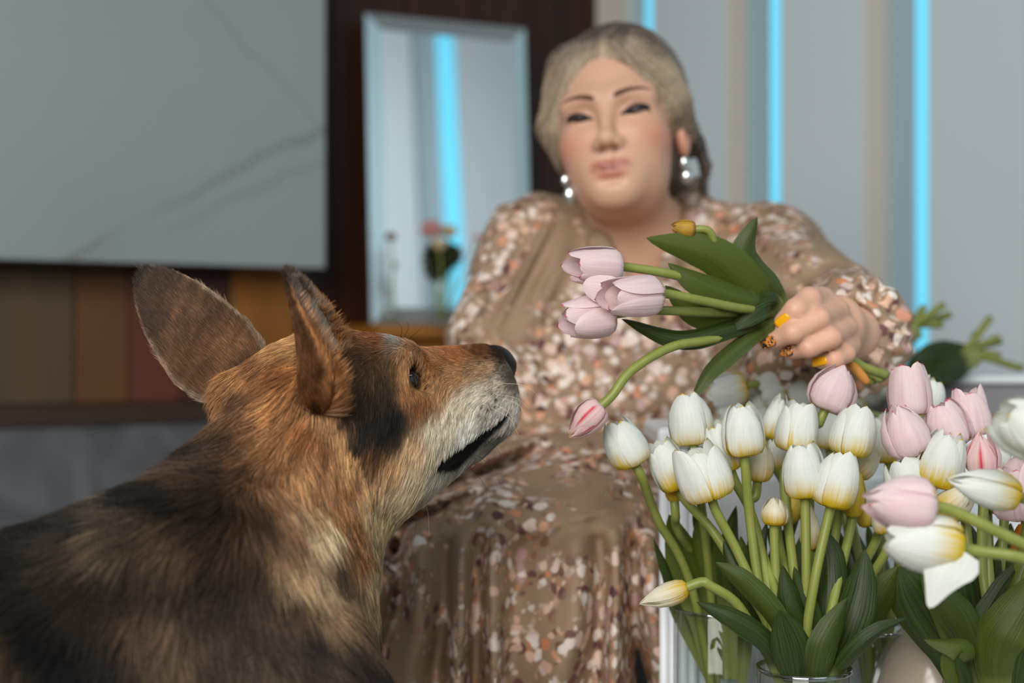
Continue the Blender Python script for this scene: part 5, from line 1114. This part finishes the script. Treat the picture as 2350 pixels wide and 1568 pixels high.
# ---- the bunch in the hand
GRIP = [(1800, 722, 1.295), (1880, 760, 1.302), (1960, 828, 1.312)]
def grip(dx, dy, dd, ex, ey): return [(1800 + dx, 722 + dy, 1.295 + dd), (1885 + dx * .6, 768 + dy * .6, 1.302 + dd), (1962 + dx * .3, 832 + dy * .3, 1.308 + dd), (ex, ey, 1.318 + dd)]
tulip((1420, 613), (1299, 607), 92, 1.215, 'open', 'pink', [(1550, 632, 1.23), (1690, 668, 1.26)] + grip(-4, -12, 0.004, 2030, 868), 'pink held tulip with half open cup, topmost of the three together', 'pink tulips held in the hand', dt=-0.02, spin=1.0,
 leaves=[([(1800, 720, 1.295), (1745, 690, 1.275), (1640, 590, 1.255), (1482, 546, 1.245)], 105, -0.25, 0.2, 0.35, 0.06), ([(1810, 722, 1.295), (1770, 660, 1.275), (1715, 590, 1.262), (1738, 497, 1.262)], 84, 0.25, 0.3, 0.5, 0.05)])
tulip((1403, 722), (1288, 738), 104, 1.205, 'open', 'pink', [(1470, 712, 1.215), (1600, 716, 1.235)] + grip(0, 6, 0.0, 2022, 872), 'pink held tulip with its cup turned to the dog, lowest of the three together', 'pink tulips held in the hand', dt=-0.015, spin=0.3,
 leaves=[([(1800, 730, 1.295), (1690, 745, 1.25), (1560, 775, 1.225), (1425, 732, 1.22)], 58, 0.6, -0.3, 0.6, 0.03), ([(1795, 722, 1.29), (1690, 720, 1.262), (1600, 720, 1.25), (1525, 655, 1.245)], 78, -0.2, 0.2, 0.5, 0.05)])
th3 = tulip((1506, 676), (1388, 684), 100, 1.195, 'open', 'pink', [(1600, 688, 1.215), (1700, 708, 1.245)] + grip(-2, -2, -0.004, 2036, 862), 'pink held tulip showing its yellow stamens, with one petal fallen open', 'pink tulips held in the hand', dt=-0.035, spin=2.2,
 leaves=[([(1795, 715, 1.285), (1720, 690, 1.25), (1610, 650, 1.23), (1532, 604, 1.228)], 74, 0.3, 0.2, 0.5, 0.05), ([(1800, 715, 1.28), (1770, 690, 1.262), (1720, 715, 1.252), (1668, 762, 1.25)], 70, 0.3, 0.4, 0.5, 0.08)])
leaf(th3, [(1460, 695, 1.19), (1400, 668, 1.18), (1338, 652, 1.178)], 74, 0.1, 0.1, 0.3, 0.02, PM['pink'], 'petal')
tulip((1381, 930), (1301, 1006), 72, 1.20, 'bud', 'pinkred', [(1450, 850, 1.205), (1540, 797, 1.215), (1640, 778, 1.24)] + grip(2, 14, 0.002, 1998, 880), 'pale pink bud with a red streak hanging below the held bunch', None, spin=-1.2,
 leaves=[([(1800, 735, 1.29), (1715, 772, 1.255), (1625, 850, 1.24), (1578, 932, 1.235)], 60, 0.5, 0.4, 0.5, 0.05)])
tulip((1596, 527), (1539, 520), 44, 1.255, 'closed', 'brown', [(1650, 580, 1.262), (1720, 655, 1.272)] + grip(-8, -6, 0.006, 2010, 876), 'tiny mustard brown bud sticking up from the held bunch', None, stem_r=0.0036,
 leaves=[([(1805, 722, 1.30), (1760, 690, 1.285), (1690, 610, 1.275), (1640, 565, 1.27)], 76, 0.1, 0.2, 0.4, 0.05)])
m_cut = mat('dry_leaf_end', L4(206, 140, 60), 0.6)
link('dry_stem_end', mesh('dry_stem_end', *tube(catmull([q(1950, 832, 1.302), q(1972, 856, 1.304), q(1991, 880, 1.306)], 8), [.004, .0045, .0045, .0045, .0045, .0045, .004, .0035], 8)), m_cut, th3)

# ================================================================ white cabinet, grey ledge, lying bunches, beige jar
m_cab = mat('cabinet_white', rough=0.4); t = NT(m_cab); t.base(t.mix(t.noise(t.coord(), 8, 3), L4(230, 234, 238), L4(240, 242, 244)))
cb0 = q(1512, 980, 1.385); cab = empty('white_cabinet', (cb0[0] + 0.25, 1.44, 0), 'white cabinet with a fluted corner post behind the tulip vases', 'cabinet')
x0, y0, zt = cb0[0], 1.385, cb0[2]
bevel(link('body', mesh('body', *box((x0 + 0.012, y0 + 0.010, 0.06), (x0 + 0.62, y0 + 0.13, zt - 0.02)), smooth=False), m_cab, cab), 0.004)
bevel(link('top', mesh('top', *box((x0 - 0.002, y0 - 0.006, zt - 0.02), (x0 + 0.64, y0 + 0.145, zt)), smooth=False), m_cab, cab), 0.006, 3)
for k in range(4):
    link('flute', mesh('flute', *tube([(x0 + 0.006 + 0.0095 * k, y0 + 0.008, 0.06), (x0 + 0.006 + 0.0095 * k, y0 + 0.008, zt - 0.02)], 0.0047, 12)), m_cab, cab)
link('plinth', mesh('plinth', *box((x0 + 0.02, y0 + 0.02, 0.0), (x0 + 0.60, y0 + 0.12, 0.06)), smooth=False), m_cab, cab)
bevel(link('door', mesh('door', *box((x0 + 0.06, y0 + 0.002, 0.09), (x0 + 0.55, y0 + 0.012, zt - 0.05)), smooth=False), m_cab, cab), 0.003)
m_ledge = mat('grey_ledge', L4(140, 136, 140), 0.6)
lz = q(2240, 862, 2.0)[2]; lx = q(2010, 862, 2.0)[0]
ld = empty('grey_bench', (lx + 0.4, 2.2, 0), 'grey lilac bench with a pale top carrying the cut bunches', 'bench')
bevel(link('bench_top', mesh('bench_top', *box((lx, 1.99, lz - 0.012), (lx + 0.75, 2.33, lz)), smooth=False), m_cab, ld), 0.004)
bevel(link('bench_body', mesh('bench_body', *box((lx + 0.01, 2.0, 0.0), (lx + 0.74, 2.32, lz - 0.012)), smooth=False), m_ledge, ld), 0.006)
# bunches of cut tulips lying on the bench, stems to the right, leaves and heads to the left
def lying(bx, by, bd, tips, lab, seed, grp):
    g = random.Random(seed)
    for k, (tx, ty) in enumerate(tips):
        hx, hy = bx - 150 - g.uniform(0, 90), by + 70 + g.uniform(-10, 45)
        dd = bd + g.uniform(-0.03, 0.03)
        tulip((hx, hy), (hx - 60, hy + 18), 62, dd - 0.05, 'closed', 'white', [(bx + g.uniform(-12, 12), by + g.uniform(-8, 8), dd), (tx, ty, dd + 0.02)], lab, grp, stem_r=0.0052,
              leaves=[([(bx + 30, by, dd), (bx - 60, by + g.uniform(10, 40), dd - 0.04), (bx - 140, by + g.uniform(20, 90), dd - 0.05)], 95, g.uniform(-.5, .5), 0.4, 0.4, 0.08)])
lying(2080, 752, 1.93, [(2165, 700), (2180, 722), (2160, 745), (2120, 705)], 'cut tulip in the lying bunch whose stem ends point up behind the sleeve', 3, 'cut tulips in the upper lying bunch')
lying(2215, 815, 1.97, [(2272, 730), (2290, 775), (2296, 783), (2292, 815), (2345, 845), (2240, 765)], 'cut tulip in the bunch lying across the grey bench', 4, 'cut tulips lying on the bench')
bl = TU[0]
# white tulips lying on the cabinet, heads towards the room
for k, (b_, tp_, w_, sh_) in enumerate([((1712, 888), (1622, 905), 72, 'open'), ((1800, 880), (1735, 905), 78, 'open'), ((1772, 925), (1700, 950), 66, 'cup'), ((1858, 895), (1800, 912), 70, 'open'), ((1905, 915), (1852, 930), 66, 'cup'), ((1940, 965), (1880, 985), 70, 'cup'), ((1770, 960), (1715, 975), 60, 'cup'), ((1700, 935), (1640, 945), 62, 'cup')]):
    tulip(b_, tp_, w_ + 8, 1.445 + 0.01 * (k % 3), sh_, 'white', [(b_[0] + 60, b_[1] + 22, 1.48), (b_[0] + 130, 962, 1.51)], 'soft white tulip lying on the cabinet behind the vases', 'white tulips lying on the cabinet', loose=0.1)
# round beige jar
m_jar = mat('beige_glaze', rough=0.18, spec=0.6); t = NT(m_jar); t.base(t.mix(t.noise(t.coord(), 12, 2), L4(196, 178, 158), L4(208, 192, 174)))
jc = q(2150, 1590, 1.30); hj = jc[2] + 0.062 - TZ; pr_ = [(0, 0), (0.034, 0), (0.040, 0.01), (0.052, 0.06), (0.0615, hj * 0.62), (0.060, hj * 0.74), (0.050, hj * 0.88), (0.034, hj * 0.97), (0.022, hj), (0.022, hj + 0.004), (0.018, hj + 0.004), (0.018, hj * 0.95), (0.0, hj * 0.9)]
pth = catmull([(r_, 0, z_) for r_, z_ in pr_], 60)
jar = tag(link('round_jar', mesh('round_jar', *lathe([(max(0, p_[0]), p_[2]) for p_ in pth], 48, (jc[0], jc[1], TZ))), m_jar), 'round glossy beige jar on the table between the vases', 'jar')
